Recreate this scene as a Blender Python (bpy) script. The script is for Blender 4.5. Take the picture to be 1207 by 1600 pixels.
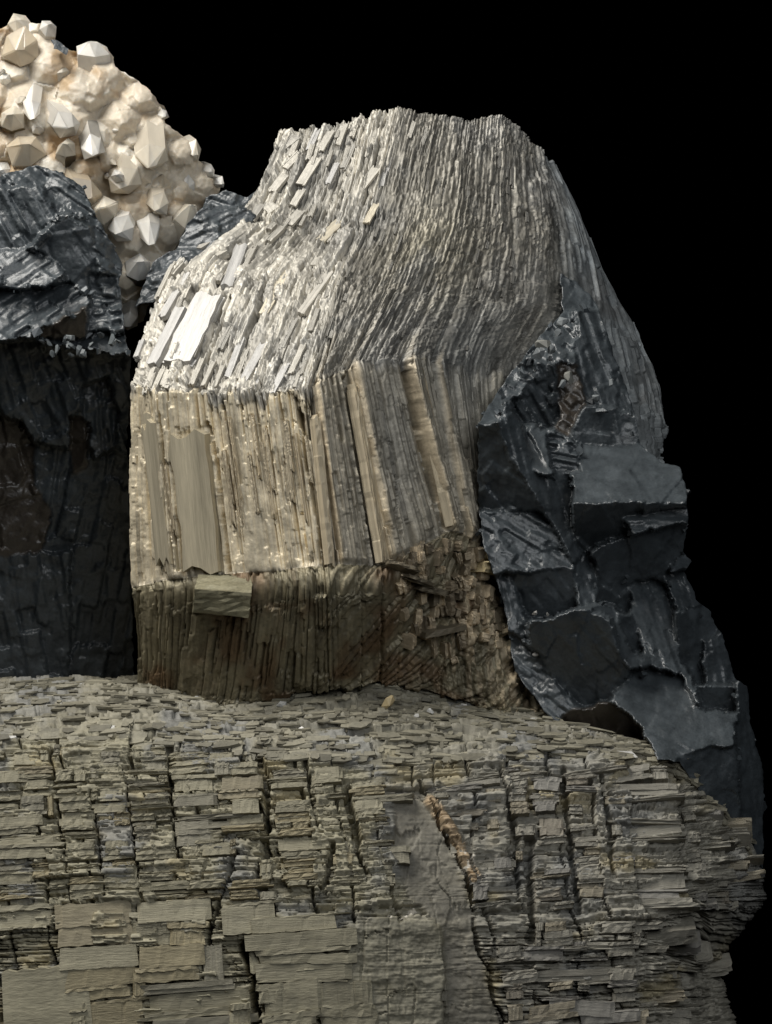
import bpy, math, random
import numpy as np
from mathutils import Matrix, Vector
from mathutils.geometry import delaunay_2d_cdt

# ------------------------------------------------------------------ scale, camera, light
S = 0.00025            # one layout unit = 0.25 mm: the cluster is about 30 cm wide
CD = 5200.0            # camera distance in layout units
CX, CY, LIFT = 603.5, 800.0, 950.0
scene = bpy.context.scene
for o in list(bpy.data.objects):
    bpy.data.objects.remove(o)
COL = scene.collection

def at(px, py, d):
    """layout point (photo x, photo y, distance d towards the viewer) -> world point (n,3)"""
    px, py, d = np.broadcast_arrays(np.asarray(px, float), np.asarray(py, float), np.asarray(d, float))
    k = (CD - d) / CD
    return np.stack([(px - CX) * k * S, -d * S, ((CY - py) * k + LIFT) * S], -1)

cam_d = bpy.data.cameras.new('camera')
cam_d.sensor_fit = 'VERTICAL'; cam_d.sensor_height = 24.0; cam_d.lens = 24.0 * CD / 1600.0
cam_d.clip_start = 0.05; cam_d.clip_end = 50.0
cam = bpy.data.objects.new('camera', cam_d); COL.objects.link(cam)
cam.location = (0, -CD * S, LIFT * S); cam.rotation_euler = (math.radians(90), 0, 0)
scene.camera = cam

world = bpy.data.worlds.new('World'); scene.world = world
world.use_nodes = True
world.node_tree.nodes['Background'].inputs[0].default_value = (0, 0, 0, 1)
world.node_tree.nodes['Background'].inputs[1].default_value = 0.0

def area(name, loc, target, size, energy, color):
    l = bpy.data.lights.new(name, 'AREA'); l.shape = 'DISK'; l.size = size; l.energy = energy; l.color = color
    o = bpy.data.objects.new(name, l); COL.objects.link(o); o.location = loc
    o.rotation_euler = (Vector(target) - Vector(loc)).to_track_quat('-Z', 'Y').to_euler()
    return o
TGT = (0.0, 0.0, LIFT * S)
area('key_softbox', (-0.62, -0.34, LIFT * S + 1.02), (-0.03, 0, LIFT * S + 0.02), 0.78, 21.5, (1.0, 0.97, 0.915))
area('fill_softbox', (0.45, -1.3, LIFT * S + 0.60), TGT, 1.0, 7.6, (0.955, 0.98, 1.0))

scene.view_settings.view_transform = 'Standard'
scene.view_settings.look = 'None'
scene.view_settings.exposure = 0.0
scene.view_settings.gamma = 1.0
scene.view_settings.use_curve_mapping = False
scene.render.engine = 'CYCLES'
scene.cycles.max_bounces = 6
scene.cycles.use_denoising = True
scene.cycles.denoising_prefilter = 'ACCURATE'

rng = np.random.default_rng(7)
random.seed(7)

# ------------------------------------------------------------------ numpy noise
def hsh(i, j, k=0.0):
    x = np.sin(np.asarray(i, float) * 127.1 + np.asarray(j, float) * 311.7 + k * 74.7) * 43758.5453
    return x - np.floor(x)

def vnoise(x, y, k=0.0):
    xi, yi = np.floor(x), np.floor(y)
    fx, fy = x - xi, y - yi
    fx = fx * fx * (3 - 2 * fx); fy = fy * fy * (3 - 2 * fy)
    a, b = hsh(xi, yi, k), hsh(xi + 1, yi, k)
    c, d = hsh(xi, yi + 1, k), hsh(xi + 1, yi + 1, k)
    return (a * (1 - fx) + b * fx) * (1 - fy) + (c * (1 - fx) + d * fx) * fy

def fbm(x, y, k=0.0, o=4):
    s, a, t = 0.0, 1.0, 0.0
    for i in range(o):
        s = s + a * vnoise(x * 2 ** i, y * 2 ** i, k + i * 3.1); t += a; a *= 0.5
    return s / t - 0.5

def cells(u, v, wv, lu, k, warp=0.5):
    """broken long plates: rows of width ~wv, each cut into lengths ~lu along u"""
    q = v / wv + 0.42 * (vnoise(v / wv * 0.9, 0 * v, k) - 0.5) * 2 + warp * fbm(u / (lu * 0.9), v / (wv * 5), k + 5, 2)
    r = np.floor(q); fv = q - r
    ln = lu * (0.45 + 1.3 * hsh(r, 3.0, k))
    p = u / ln + hsh(r, 9.0, k) * 17 + 0.35 * (vnoise(u / ln * 1.3, r, k + 2) - 0.5) + 0.18 * fbm(v / 3.0, u / 60.0, k + 8, 2)
    c = np.floor(p); fu = p - c
    h1, h2 = hsh(r, c, k + 1), hsh(r, c, k + 4)
    ev = np.minimum(fv, 1 - fv) * wv
    eu = np.minimum(fu, 1 - fu) * ln
    return h1, h2, ev, eu, fv, fu

def sstep(a, b, x):
    t = np.clip((x - a) / (b - a), 0, 1)
    return t * t * (3 - 2 * t)

def mixc(a, b, w):
    return a * (1 - w[..., None]) + np.asarray(b, float) * w[..., None]

def in_poly(x, y, poly):
    x = np.asarray(x, float); y = np.asarray(y, float)
    ins = np.zeros(x.shape, bool)
    n = len(poly)
    for i in range(n):
        (x0, y0), (x1, y1) = poly[i], poly[(i + 1) % n]
        if y0 == y1: continue
        c = ((y0 > y) != (y1 > y)) & (x < (x1 - x0) * (y - y0) / (y1 - y0) + x0)
        ins ^= c
    return ins

def seg_dist(x, y, pl):
    best = np.full(np.shape(x), 1e9)
    for (x0, y0), (x1, y1) in zip(pl[:-1], pl[1:]):
        dx, dy = x1 - x0, y1 - y0
        t = np.clip(((x - x0) * dx + (y - y0) * dy) / (dx * dx + dy * dy), 0, 1)
        best = np.minimum(best, np.hypot(x - x0 - t * dx, y - y0 - t * dy))
    return best

# ------------------------------------------------------------------ materials
def N(nt, typ, **kw):
    n = nt.nodes.new(typ)
    for k, v in kw.items():
        setattr(n, k, v)
    return n

def stone(name, rough=0.5, rvar=0.15, metal=0.0, spec=0.5, source='Col', grain=700.0, gamp=0.35, bump=0.5, bdist=1.2,
          stretch=None, sss=0.0, tint=None, lines=0.0):
    m = bpy.data.materials.new(name); m.use_nodes = True
    nt = m.node_tree; L = nt.links.new
    b = nt.nodes['Principled BSDF']
    tc = N(nt, 'ShaderNodeTexCoord')
    vec = tc.outputs['Object']
    if source == 'Col':
        c = N(nt, 'ShaderNodeAttribute', attribute_name='Col').outputs['Color']
    else:
        oi = N(nt, 'ShaderNodeObjectInfo'); c = oi.outputs['Color']
        add = N(nt, 'ShaderNodeVectorMath', operation='MULTIPLY_ADD')
        L(oi.outputs['Random'], add.inputs[0]); add.inputs[1].default_value = (37, 53, 71)
        L(vec, add.inputs[2]); vec = add.outputs[0]
    if stretch:
        mp = N(nt, 'ShaderNodeMapping'); mp.inputs['Scale'].default_value = stretch
        L(vec, mp.inputs['Vector']); vec = mp.outputs[0]
    n1 = N(nt, 'ShaderNodeTexNoise'); n1.inputs['Scale'].default_value = grain
    n1.inputs['Detail'].default_value = 5.0; n1.inputs['Roughness'].default_value = 0.65
    L(vec, n1.inputs['Vector'])
    n2 = N(nt, 'ShaderNodeTexNoise'); n2.inputs['Scale'].default_value = grain * 0.13
    n2.inputs['Detail'].default_value = 4.0
    L(vec, n2.inputs['Vector'])
    sm = N(nt, 'ShaderNodeMath', operation='ADD'); L(n1.outputs['Fac'], sm.inputs[0]); L(n2.outputs['Fac'], sm.inputs[1])
    mr = N(nt, 'ShaderNodeMapRange')
    mr.inputs['From Min'].default_value = 0.6; mr.inputs['From Max'].default_value = 1.4
    mr.inputs['To Min'].default_value = 1 - gamp; mr.inputs['To Max'].default_value = 1 + gamp
    L(sm.outputs[0], mr.inputs['Value'])
    vm = N(nt, 'ShaderNodeVectorMath', operation='SCALE'); L(c, vm.inputs[0]); L(mr.outputs[0], vm.inputs['Scale'])
    out = vm.outputs[0]
    if tint:      # rusty or chalky staining with its own shape
        n3 = N(nt, 'ShaderNodeTexNoise'); n3.inputs['Scale'].default_value = grain * 0.05
        n3.inputs['Detail'].default_value = 6.0; L(vec, n3.inputs['Vector'])
        r3 = N(nt, 'ShaderNodeMapRange'); r3.inputs['From Min'].default_value = 0.52; r3.inputs['From Max'].default_value = 0.7
        r3.inputs['To Max'].default_value = tint[1]; L(n3.outputs['Fac'], r3.inputs['Value'])
        mx = N(nt, 'ShaderNodeMix', data_type='RGBA', blend_type='MULTIPLY')
        L(r3.outputs[0], mx.inputs['Factor']); L(out, mx.inputs['A']); mx.inputs['B'].default_value = (*tint[0], 1)
        out = mx.outputs['Result']
    L(out, b.inputs['Base Color'])
    rr = N(nt, 'ShaderNodeMapRange'); rr.inputs['To Min'].default_value = max(0.05, rough - rvar); rr.inputs['To Max'].default_value = rough + rvar
    L(n2.outputs['Fac'], rr.inputs['Value']); L(rr.outputs[0], b.inputs['Roughness'])
    b.inputs['Metallic'].default_value = metal
    b.inputs['Specular IOR Level'].default_value = spec
    if sss:
        b.inputs['Subsurface Weight'].default_value = sss
        b.inputs['Subsurface Radius'].default_value = (1.0, 0.85, 0.68)
        b.inputs['Subsurface Scale'].default_value = 22 * S
    bp = N(nt, 'ShaderNodeBump'); bp.inputs['Strength'].default_value = bump; bp.inputs['Distance'].default_value = bdist * S
    L(sm.outputs[0], bp.inputs['Height']); L(bp.outputs[0], b.inputs['Normal'])
    return m

M = {}
M['crystal'] = stone('crystal_surface', rough=0.52, metal=0.32, spec=0.5, gamp=0.42, bump=0.6)
M['plate'] = stone('crystal_plate', rough=0.50, metal=0.4, source='obj', grain=5.0, stretch=(1.0, 5.0, 2.0), gamp=0.38, bump=0.6, bdist=1.3)
M['base'] = stone('layered_stone', rough=0.60, metal=0.0, spec=0.35, gamp=0.40, bump=0.6)
M['slab'] = stone('layered_slab', rough=0.60, metal=0.0, spec=0.35, source='obj', grain=6.0, stretch=(1.0, 1.0, 3.0), gamp=0.42, bump=0.8, bdist=1.8)
M['dark'] = stone('dark_mineral', rough=0.36, rvar=0.16, metal=0.0, spec=0.65, gamp=0.5, bump=0.4, grain=1300.0)
M['quartz'] = stone('quartz_matrix', rough=0.45, spec=0.5, gamp=0.18, bump=0.5, sss=0.35, tint=((0.88, 0.70, 0.50), 0.5))
M['quartz_crystal'] = stone('quartz_crystal', rough=0.28, spec=0.5, source='obj', grain=1.2, gamp=0.2, bump=0.25, bdist=1.0, sss=0.3)
M['chip'] = stone('loose_chip', rough=0.5, source='obj', grain=3.0, gamp=0.2, bump=0.4)

# ------------------------------------------------------------------ mesh helpers
def mesh_obj(name, verts, faces, mat, parent=None, cols=None, smooth=False):
    me = bpy.data.meshes.new(name)
    verts = np.asarray(verts, np.float32)
    if isinstance(faces, np.ndarray):
        n, w = faces.shape
        me.vertices.add(len(verts)); me.vertices.foreach_set('co', verts.ravel())
        me.loops.add(n * w); me.loops.foreach_set('vertex_index', faces.astype(np.int32).ravel())
        me.polygons.add(n)
        me.polygons.foreach_set('loop_start', np.arange(0, n * w, w, dtype=np.int32))
        me.polygons.foreach_set('loop_total', np.full(n, w, np.int32))
        me.update(calc_edges=True)
    else:
        me.from_pydata([tuple(v) for v in verts], [], faces); me.update()
    if cols is not None:
        a = me.attributes.new('Col', 'FLOAT_COLOR', 'POINT')
        rgba = np.ones((len(verts), 4), np.float32); rgba[:, :3] = np.clip(cols, 0, 1)
        a.data.foreach_set('color', rgba.ravel())
    if smooth:
        me.polygons.foreach_set('use_smooth', np.ones(len(me.polygons), bool))
    me.materials.append(mat)
    o = bpy.data.objects.new(name, me); COL.objects.link(o)
    if parent: o.parent = parent
    return o

def thing(name, label, cat, group=None):
    o = bpy.data.objects.new(name, None); COL.objects.link(o)
    o.empty_display_size = 0.02
    o['label'] = label; o['category'] = cat
    if group: o['group'] = group
    return o

def grid_normals(P):
    du = np.gradient(P, axis=1); dv = np.gradient(P, axis=0)
    n = np.cross(du, dv)
    n /= np.linalg.norm(n, axis=-1, keepdims=True) + 1e-12
    if (n[..., 1].mean()) > 0: n = -n
    return n

def grid_mesh(name, P, cols, mat, parent, back=0.06):
    """a displaced sheet closed to a solid by walls running back and a back cap"""
    nr, nc = P.shape[:2]
    idx = np.arange(nr * nc).reshape(nr, nc)
    q = np.stack([idx[:-1, :-1], idx[1:, :-1], idx[1:, 1:], idx[:-1, 1:]], -1).reshape(-1, 4)
    ring = np.concatenate([idx[0, :-1], idx[:-1, -1], idx[-1, :0:-1], idx[:0:-1, 0]])
    V = P.reshape(-1, 3); C = cols.reshape(-1, 3)
    bv = V[ring].copy(); yb = V[:, 1].max() + back
    bv[:, 1] = yb
    cen = bv.mean(0); bv[:, [0, 2]] = cen[[0, 2]] + (bv[:, [0, 2]] - cen[[0, 2]]) * 0.93
    n0 = len(V); m = len(ring)
    bi = n0 + np.arange(m)
    w = np.stack([ring, np.roll(ring, -1), np.roll(bi, -1), bi], -1)
    ci = n0 + m
    cap = np.stack([bi, np.roll(bi, -1), np.full(m, ci), np.full(m, ci)], -1)
    V = np.concatenate([V, bv, cen[None]]); C = np.concatenate([C, C[ring], C[ring].mean(0)[None]])
    o = mesh_obj(name, V, np.concatenate([q, w]), mat, parent, C)
    return o

def px_of(P):
    k = 1 + P[..., 1] / (CD * S)
    return P[..., 0] / (k * S) + CX, CY - (P[..., 2] / S - LIFT) / k

def catmull(p0, p1, p2, p3, f, ten=0.5):
    m1 = (p2 - p0) * ten; m2 = (p3 - p1) * ten
    f2, f3 = f * f, f * f * f
    return (2 * f3 - 3 * f2 + 1) * p1 + (f3 - 2 * f2 + f) * m1 + (-2 * f3 + 3 * f2) * p2 + (f3 - f2) * m2

def eval_grid(Cg, s, t, crease_t=(), ten=0.35):
    """Cg rows x cols x 3 control net, s across, t down (arrays)"""
    nr, nc = Cg.shape[:2]
    s = np.clip(s, 0, nc - 1.0001); t = np.clip(t, 0, nr - 1.0001)
    j = np.floor(s).astype(int); f = (s - j)[..., None]
    i = np.floor(t).astype(int); g = (t - i)[..., None]
    def row(r):
        return catmull(Cg[r, np.maximum(j - 1, 0)], Cg[r, j], Cg[r, j + 1], Cg[r, np.minimum(j + 2, nc - 1)], f, ten)
    cr = np.zeros(nr, bool)
    for c in crease_t: cr[c] = True
    ia = np.where(cr[i] | (i == 0), i, i - 1)
    ib = np.where(cr[np.minimum(i + 1, nr - 1)] | (i + 2 > nr - 1), i + 1, i + 2)
    R0, R1, R2, R3 = row(ia), row(i), row(i + 1), row(ib)
    cubic = catmull(R0, R1, R2, R3, g, 0.4)
    lin = R1 * (1 - g) + R2 * g
    return np.where((cr[i] & cr[np.minimum(i + 1, nr - 1)])[..., None], lin, cubic)

# unit plate: long in x, wide in y, thick in z (0..1 above the face), a little stack of sheets
def plate_mesh(seed, mat, n=6, layers=3):
    r = np.random.default_rng(seed)
    V, F = [], []
    z0 = -1.2
    L0, W0 = 0.5, 0.5
    for l in range(layers):
        z1 = -1.2 + 2.2 * (l + 1) / layers
        xs = np.linspace(-1, 1, n)
        sk = r.uniform(-0.10, 0.10)
        up = [(L0 * x + r.normal(0, 0.012), W0 * (1 + r.normal(0, 0.06)) + sk * x * W0) for x in xs]
        dn = [(L0 * x + r.normal(0, 0.012), -W0 * (1 + r.normal(0, 0.06)) + sk * x * W0) for x in xs]
        e1 = [(L0 + r.uniform(-0.05, 0.04), W0 * y) for y in (0.55, 0.1, -0.4)]
        e0 = [(-L0 - r.uniform(-0.05, 0.04), W0 * y) for y in (-0.5, 0.0, 0.5)]
        loop = up + e1 + dn[::-1] + e0
        b = len(V); m = len(loop)
        V += [(x, y, z0) for x, y in loop]
        tilt = r.uniform(-0.12, 0.12)
        V += [(x * 0.99, y * 0.98, z1 + tilt * y - 0.04) for x, y in loop]
        F += [[b + i, b + (i + 1) % m, b + m + (i + 1) % m, b + m + i] for i in range(m)]
        F += [[b + m + i for i in range(m)]]
        if l == 0: F += [[b + i for i in range(m)][::-1]]
        z0 = z1 - 0.05
        L0 *= r.uniform(0.90, 0.985); W0 *= r.uniform(0.86, 0.97)
    me = bpy.data.meshes.new('plate'); me.from_pydata(V, [], [f[::-1] for f in F]); me.update()
    me.materials.append(mat)
    return me

# unit slab: x long, z up (bedding stacked in z), front at y=-0.5
def slab_mesh(seed, mat, layers):
    r = np.random.default_rng(seed)
    V, F = [], []
    zs = np.sort(np.concatenate([[-0.5, 0.5], r.uniform(-0.42, 0.42, layers - 1)]))
    for l in range(layers):
        za, zb = zs[l], zs[l + 1]
        n = 7
        xl = -0.5 + r.uniform(-0.02, 0.05); xr = 0.5 - r.uniform(-0.02, 0.05)
        yo = r.uniform(0.0, 0.22)
        xs = np.linspace(xl, xr, n)
        fr = [(x, -0.5 + yo + r.normal(0, 0.025) + (0.05 if k in (0, n - 1) else 0)) for k, x in enumerate(xs)]
        loop = fr + [(xr, 0.5), (xl, 0.5)]
        m = len(loop); b = len(V)
        wa = r.normal(0, 0.02, m) ; wb = r.normal(0, 0.02, m)
        V += [(x, y, za + 0.012 + wa[i]) for i, (x, y) in enumerate(loop)]
        V += [(x, y + (0.03 if i < n else 0), zb - 0.012 + wb[i]) for i, (x, y) in enumerate(loop)]
        F += [[b + i, b + (i + 1) % m, b + m + (i + 1) % m, b + m + i] for i in range(m)]
        F += [[b + m + i for i in range(m)], [b + i for i in range(m)][::-1]]
    me = bpy.data.meshes.new('slab'); me.from_pydata(V, [], F); me.update()
    me.materials.append(mat)
    return me

def place(name, me, org, ax, ay, az, parent, color):
    o = bpy.data.objects.new(name, me); COL.objects.link(o)
    o.matrix_world = Matrix(((ax[0], ay[0], az[0], org[0]), (ax[1], ay[1], az[1], org[1]), (ax[2], ay[2], az[2], org[2]), (0, 0, 0, 1)))
    o.parent = parent
    o.color = (*color, 1)
    return o

def bundle_mesh(name, seed, mat, rows, nx=9, slab=False, hv=0.35, endj=0.06, wav=0.05, outw=None, sk=0.05):
    outw = wav * 0.35 if outw is None else outw
    """unit piece built of parallel lamellae, each with its own broken ends and height"""
    r = np.random.default_rng(seed)
    ed = np.sort(np.concatenate([[-0.5, 0.5], r.uniform(-0.46, 0.46, rows - 1)])) if rows > 1 else np.array([-0.5, 0.5])
    V, F = [], []
    skew = r.uniform(-sk, sk)
    for q in range(rows):
        ya, yb_ = ed[q], ed[q + 1]
        x0 = -0.5 + r.uniform(-endj, endj) ; x1 = 0.5 + r.uniform(-endj, endj)
        hz = 1.0 - hv * r.uniform(0, 1) ** 1.5
        xs = np.linspace(x0, x1, nx) + np.concatenate([[0], r.normal(0, 0.25 / nx, nx - 2), [0]])
        wa, wb = r.normal(0, outw, nx), r.normal(0, outw, nx)
        if q: wa = prev
        prev = wb
        za = hz + r.normal(0, wav, nx); zb_ = hz + r.normal(0, wav, nx)
        za[[0, -1]] -= r.uniform(0, 0.25, 2); zb_[[0, -1]] -= r.uniform(0, 0.25, 2)
        b = len(V)
        for i in range(nx):
            e = r.uniform(-1, 1) * 0.03 if i in (0, nx - 1) else 0
            V += [(xs[i], ya + wa[i] + skew * xs[i], -1.0), (xs[i], ya + wa[i] + skew * xs[i], za[i]), (xs[i] + e, yb_ + wb[i] + skew * xs[i], zb_[i]), (xs[i] + e, yb_ + wb[i] + skew * xs[i], -1.0)]
        for i in range(nx - 1):
            a, c = b + 4 * i, b + 4 * i + 4
            F += [[a, c, c + 1, a + 1], [a + 1, c + 1, c + 2, a + 2], [a + 2, c + 2, c + 3, a + 3]]
        F += [[b, b + 1, b + 2, b + 3], [b + 4 * nx - 1, b + 4 * nx - 2, b + 4 * nx - 3, b + 4 * nx - 4]]
    if slab:      # lay the piece so that lamellae stack upwards and the broken side looks forward
        V = [(x, -z * 0.5, y) for x, y, z in V]
    me = bpy.data.meshes.new(name); me.from_pydata(V, [], F); me.update(); me.materials.append(mat)
    return me
SMOOTH_PLATES = [plate_mesh(100 + i, M['plate'], n=8 + i % 4, layers=1 + i % 2) for i in range(10)]
PLATES = [bundle_mesh('plate', 150 + i, M['plate'], 1 + i % 5, nx=7) for i in range(20)]
LONG_PLATES = [bundle_mesh('rib', 200 + i, M['plate'], 3 + i % 4, nx=22, hv=0.4, endj=0.04) for i in range(8)]
BIG_SLABS = [bundle_mesh('slab', 350 + i, M['slab'], 1 + i % 4, nx=12, slab=True, hv=0.2, endj=0.10, wav=0.03, outw=0.02, sk=0.12) for i in range(16)]
SLABS = [bundle_mesh('slab', 300 + i, M['slab'], 2 + i % 6, nx=9, slab=True, hv=0.28, endj=0.07, wav=0.035) for i in range(30)]

bk = mesh_obj('backdrop', [(-6, 1.6, -4), (6, 1.6, -4), (6, 1.6, 5), (-6, 1.6, 5)], [[0, 1, 2, 3]], stone('black_velvet', rough=1.0, rvar=0.0, spec=0.0, grain=50.0, gamp=0.1),
              cols=np.full((4, 3), 0.0))
bk['kind'] = 'structure'

# ================================================================== 1  the bent, ribbed crystal
crystal = thing('bent_crystal', 'big bent grey-tan ribbed crystal with a sunlit white upper face, standing on layered rock', 'crystal')
NET = np.array([
  # c0               c1               c2               c3               c4               c5               c6               c7               c8               c9               c10
 [(440,208,-430), (480,198,-420), (530,190,-410), (575,180,-400), (625,171,-395), (680,178,-400), (735,186,-415), (790,181,-440), (835,222,-470), (868,262,-510), (880,285,-640)],
 [(386,326,-335), (424,336,-302), (476,345,-280), (526,350,-265), (577,350,-250), (645,345,-260), (716,345,-290), (785,345,-340), (855,350,-400), (925,400,-480), (940,425,-620)],
 [(256,428,-240), (320,430,-190), (402,435,-160), (472,445,-130), (534,443,-110), (608,450,-135), (682,455,-185), (764,465,-245), (850,470,-330), (945,500,-470), (998,525,-600)],
 [(205,602,-100), (245,612,-45),  (330,614,-10),  (410,616,10),   (478,608,25),   (546,578,0),    (636,562,-55),  (725,575,-145), (800,590,-230), (960,610,-400), (1038,650,-560)],
 [(207,918,-130), (268,905,-60),  (362,896,-10),  (448,890,20),   (512,882,40),   (606,880,15),   (702,830,-60),  (755,850,-125), (820,850,-220), (990,760,-390), (1034,722,-560)],
 [(212,945,-135), (270,940,-62),  (362,938,-8),   (448,934,26),   (516,928,48),   (606,924,22),   (690,900,-60),  (760,940,-120), (830,940,-220), (990,900,-390), (1034,900,-560)],
 [(216,1080,-215),(262,1092,-170),(340,1098,-105),(430,1090,-70), (520,1080,-45), (602,1068,-60), (690,1085,-90), (785,1118,-90), (880,1150,-130),(990,1150,-390),(1034,1100,-560)],
 [(226,1085,-420),(268,1098,-420),(340,1104,-420),(430,1098,-420),(520,1090,-420),(602,1084,-420),(690,1100,-420),(785,1130,-420),(880,1160,-420),(980,1160,-520),(1030,1110,-600)],
], float)
NET = at(NET[..., 0], NET[..., 1], NET[..., 2])
SEG = [150, 125, 190, 290, 30, 165, 60]           # rough length of each band down the crystal
STEP = 1.55
ts = np.concatenate([np.linspace(i, i + 1, max(6, int(L / STEP)), endpoint=False) for i, L in enumerate(SEG)] + [[len(SEG)]])
ns = int(820 / STEP)
ss = np.linspace(0, 10, ns)
ug = np.interp(ts, np.arange(len(SEG) + 1), np.concatenate([[0], np.cumsum(SEG)]))
Sg, Tg = np.meshgrid(ss, ts)
Ug = np.repeat(ug[:, None], ns, 1)
Vg = Sg * 66.0
# every lamella bends at its own height
rw = np.floor(Vg / 7.0 + 0.5 * fbm(Ug / 90, Vg / 20, 3))
jit = (hsh(rw, 1.0, 2) - 0.5) * 0.10 + (hsh(np.floor(Vg / 21.0), 5.0, 2) - 0.5) * 0.10
Tj = Tg + jit * np.exp(-((Tg - 3) / 0.30) ** 2)
Pl = eval_grid(NET, Sg, Tj, crease_t=(3, 4, 6))
soft = (0.22 * sstep(4.6, 6.2, Sg) + 0.78 * sstep(6.5, 7.6, Sg))[..., None]
Pl = Pl * (1 - soft) + eval_grid(NET, Sg, Tj, crease_t=(4, 6)) * soft
low = sstep(2.96, 3.04, Tg) * (1 - sstep(3.96, 4.04, Tg))
up = 1 - sstep(2.96, 3.02, Tg)
bot = sstep(3.98, 4.04, Tg)
left = 1 - sstep(3.8, 4.5, Sg)
flank = sstep(8.0, 8.8, Sg)
H = np.zeros_like(Sg)
# upper faces: broken chips, coarse on the lit face, finer on the dull one
h, h2, ev, eu, fv, fu = cells(Ug, Vg, 30, 95, 1.0)
chipA = (h - 0.5)
H += up * (left * 15 + (1 - left) * 5) * chipA
c1 = ((ev < 2.0) & (h2 > 0.45)) * 1.0
h3, h4, ev3, eu3, *_ = cells(Ug, Vg, 11, 46 * left + 70 * (1 - left), 2.0)
H += up * (left * 10 + (1 - left) * 4.0) * (h3 - 0.5)
h5, h6, ev5, eu5, *_ = cells(Ug, Vg, 5.2, 20 * left + 26 * (1 - left), 3.0, 0.6)
H += up * (left * 5 + (1 - left) * 4.2) * (h5 - 0.5)
h7, h8, ev7, eu7, *_ = cells(Ug, Vg, 3.1, 7, 4.0, 1.2)
H += up * 3.0 * (h7 - 0.5)
H -= up * (12 * c1 * left + 9.0 * ((ev3 < 1.2) & (h4 > 0.45)) * (0.4 + 0.6 * left) + 5 * ((np.minimum(ev5, eu5) < 0.9) & (h6 > .6)))
h9, h10, *_ = cells(Ug + 0.5 * Vg, Vg - 0.1 * Ug, 8, 13, 5.0, 1.5)
H += up * (1 - left) * 2.2 * (h9 - 0.5)
# cross breaks on the upper lit face
brk = np.abs(Ug - 158 - 22 * fbm(Sg * 1.3, 0 * Sg, 7.0, 3)) ; H -= up * left * 9 * (brk < 5 + 6 * fbm(Sg * 3, Ug / 30, 8.0))
# front: long straight striations
h, h2, ev, eu, *_ = cells(Ug, Vg, 26, 420, 11.0, 0.15)
H += low * 9 * (h - 0.5); H -= low * 15 * ((ev < 1.7) & (h2 > 0.4))
h, hb, ev, eu, *_ = cells(Ug, Vg, 9, 240, 12.0, 0.2)
H += low * 5.5 * (h - 0.5); H -= low * 10 * ((ev < 1.2) & (hb > 0.55))
h, hc, ev, eu, *_ = cells(Ug, Vg, 3.2, 110, 13.0, 0.3)
H += low * (4.0 * (h - 0.5)); H -= low * 4 * ((ev < 0.8) & (hc > 0.6))
h, hd, ev, eu, *_ = cells(Ug, Vg, 4.5, 16, 14.0, 0.5)
rough_w = low * np.clip(sstep(4.0, 4.3, Sg) + (1 - sstep(0.2, 0.9, Sg)), 0, 1)
H += rough_w * 2.0 * (h - 0.5) * (fbm(Sg * 1.5, Ug / 60, 15) > -0.05)
# deep clefts from the fold down into the front
cl, cl2, evc, euc, *_ = cells(Ug, Vg, 13, 400, 16.0, 0.1)
reach = 3.02 + 0.30 * cl
H -= (evc < 2.0) * (Tg > 2.93) * (Tg < reach) * (Sg < 4.2) * 24 * (cl2 > 0.25)
# sawtooth ribs on the right of the front
sj = Sg + 0.05 * fbm(Ug / 50, Sg * 3, 17.0)
ribw = (0.30 * sstep(1.9, 2.5, Tg + 0.08 * Sg - 0.4) + 0.70 * sstep(2.7, 3.15, Tg + 0.08 * Sg - 0.4)) * (1 - sstep(3.96, 4.02, Tg))
for s0, wd, amp in ((4.22, 0.6, 14), (4.98, 0.95, 20), (5.95, 0.54, 15), (6.50, 0.5, 10)):
    f = (sj - s0) / wd
    H += ribw * amp * np.where((f > 0) & (f < 1), np.clip(f / 0.14, 0, 1) * np.clip((1 - f) / 0.8, 0, 1), 0)
    H -= ribw * 16 * np.exp(-((sj - s0 + 0.05) / 0.035) ** 2)
h, hq, ev, eu, *_ = cells(Ug, Vg, 17, 330, 19.0, 0.15)
bend = np.exp(-((Tg - 2.7) / 0.85) ** 2) * sstep(4.0, 4.4, Sg) * (1 - sstep(6.9, 7.6, Sg))
H += bend * 9 * (h - 0.5); H -= bend * 9 * ((ev < 1.4) & (hq > 0.35))
# the shaded foot: coarse columns, the right part swept sideways
h, h2, ev, eu, *_ = cells(Ug, Vg, 22, 130, 21.0, 0.3)
H += bot * 9 * (h - 0.5); H -= bot * 6 * ((ev < 1.3) & (h2 > .55))
swp = sstep(3.4, 4.4, Sg)
h, h2, ev, eu, *_ = cells(Ug, Vg, 7, 60, 22.0, 0.3)
H += bot * (1 - swp) * (6 * (h - 0.5) - 9 * ((ev < 1.1) & (h2 > .55)))
h, h2, ev, eu, *_ = cells(Ug * 0.8 + Vg * 0.6, Vg * 0.8 + Ug * 0.55, 7, 40, 25.0, 0.4)
H += bot * swp * (8 * (h - 0.5) - 8 * ((ev < 1.1) & (h2 > .55)))
h, h2, ev, eu, *_ = cells(Ug, Vg, 3.3, 14, 23.0, 0.5)
H += bot * 2.4 * (h - 0.5) * (1 + 1.2 * sstep(5.5, 6.2, Sg))
# ledge lip between the front and the foot
H += 5 * np.exp(-((Tg - 4.9) / 0.4) ** 2) * (hsh(np.floor(Vg / 19), 2.0, 5) - .5)
# rubble of short upright sticks at the lower right
rub = sstep(5.9, 6.3, Sg) * (1 - sstep(7.6, 8.2, Sg)) * sstep(3.85, 4.05, Tg)
h, h2, ev, eu, *_ = cells(Ug, Vg, 9, 22, 24.0, 0.8)
H += rub * 18 * (h - 0.5)
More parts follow.
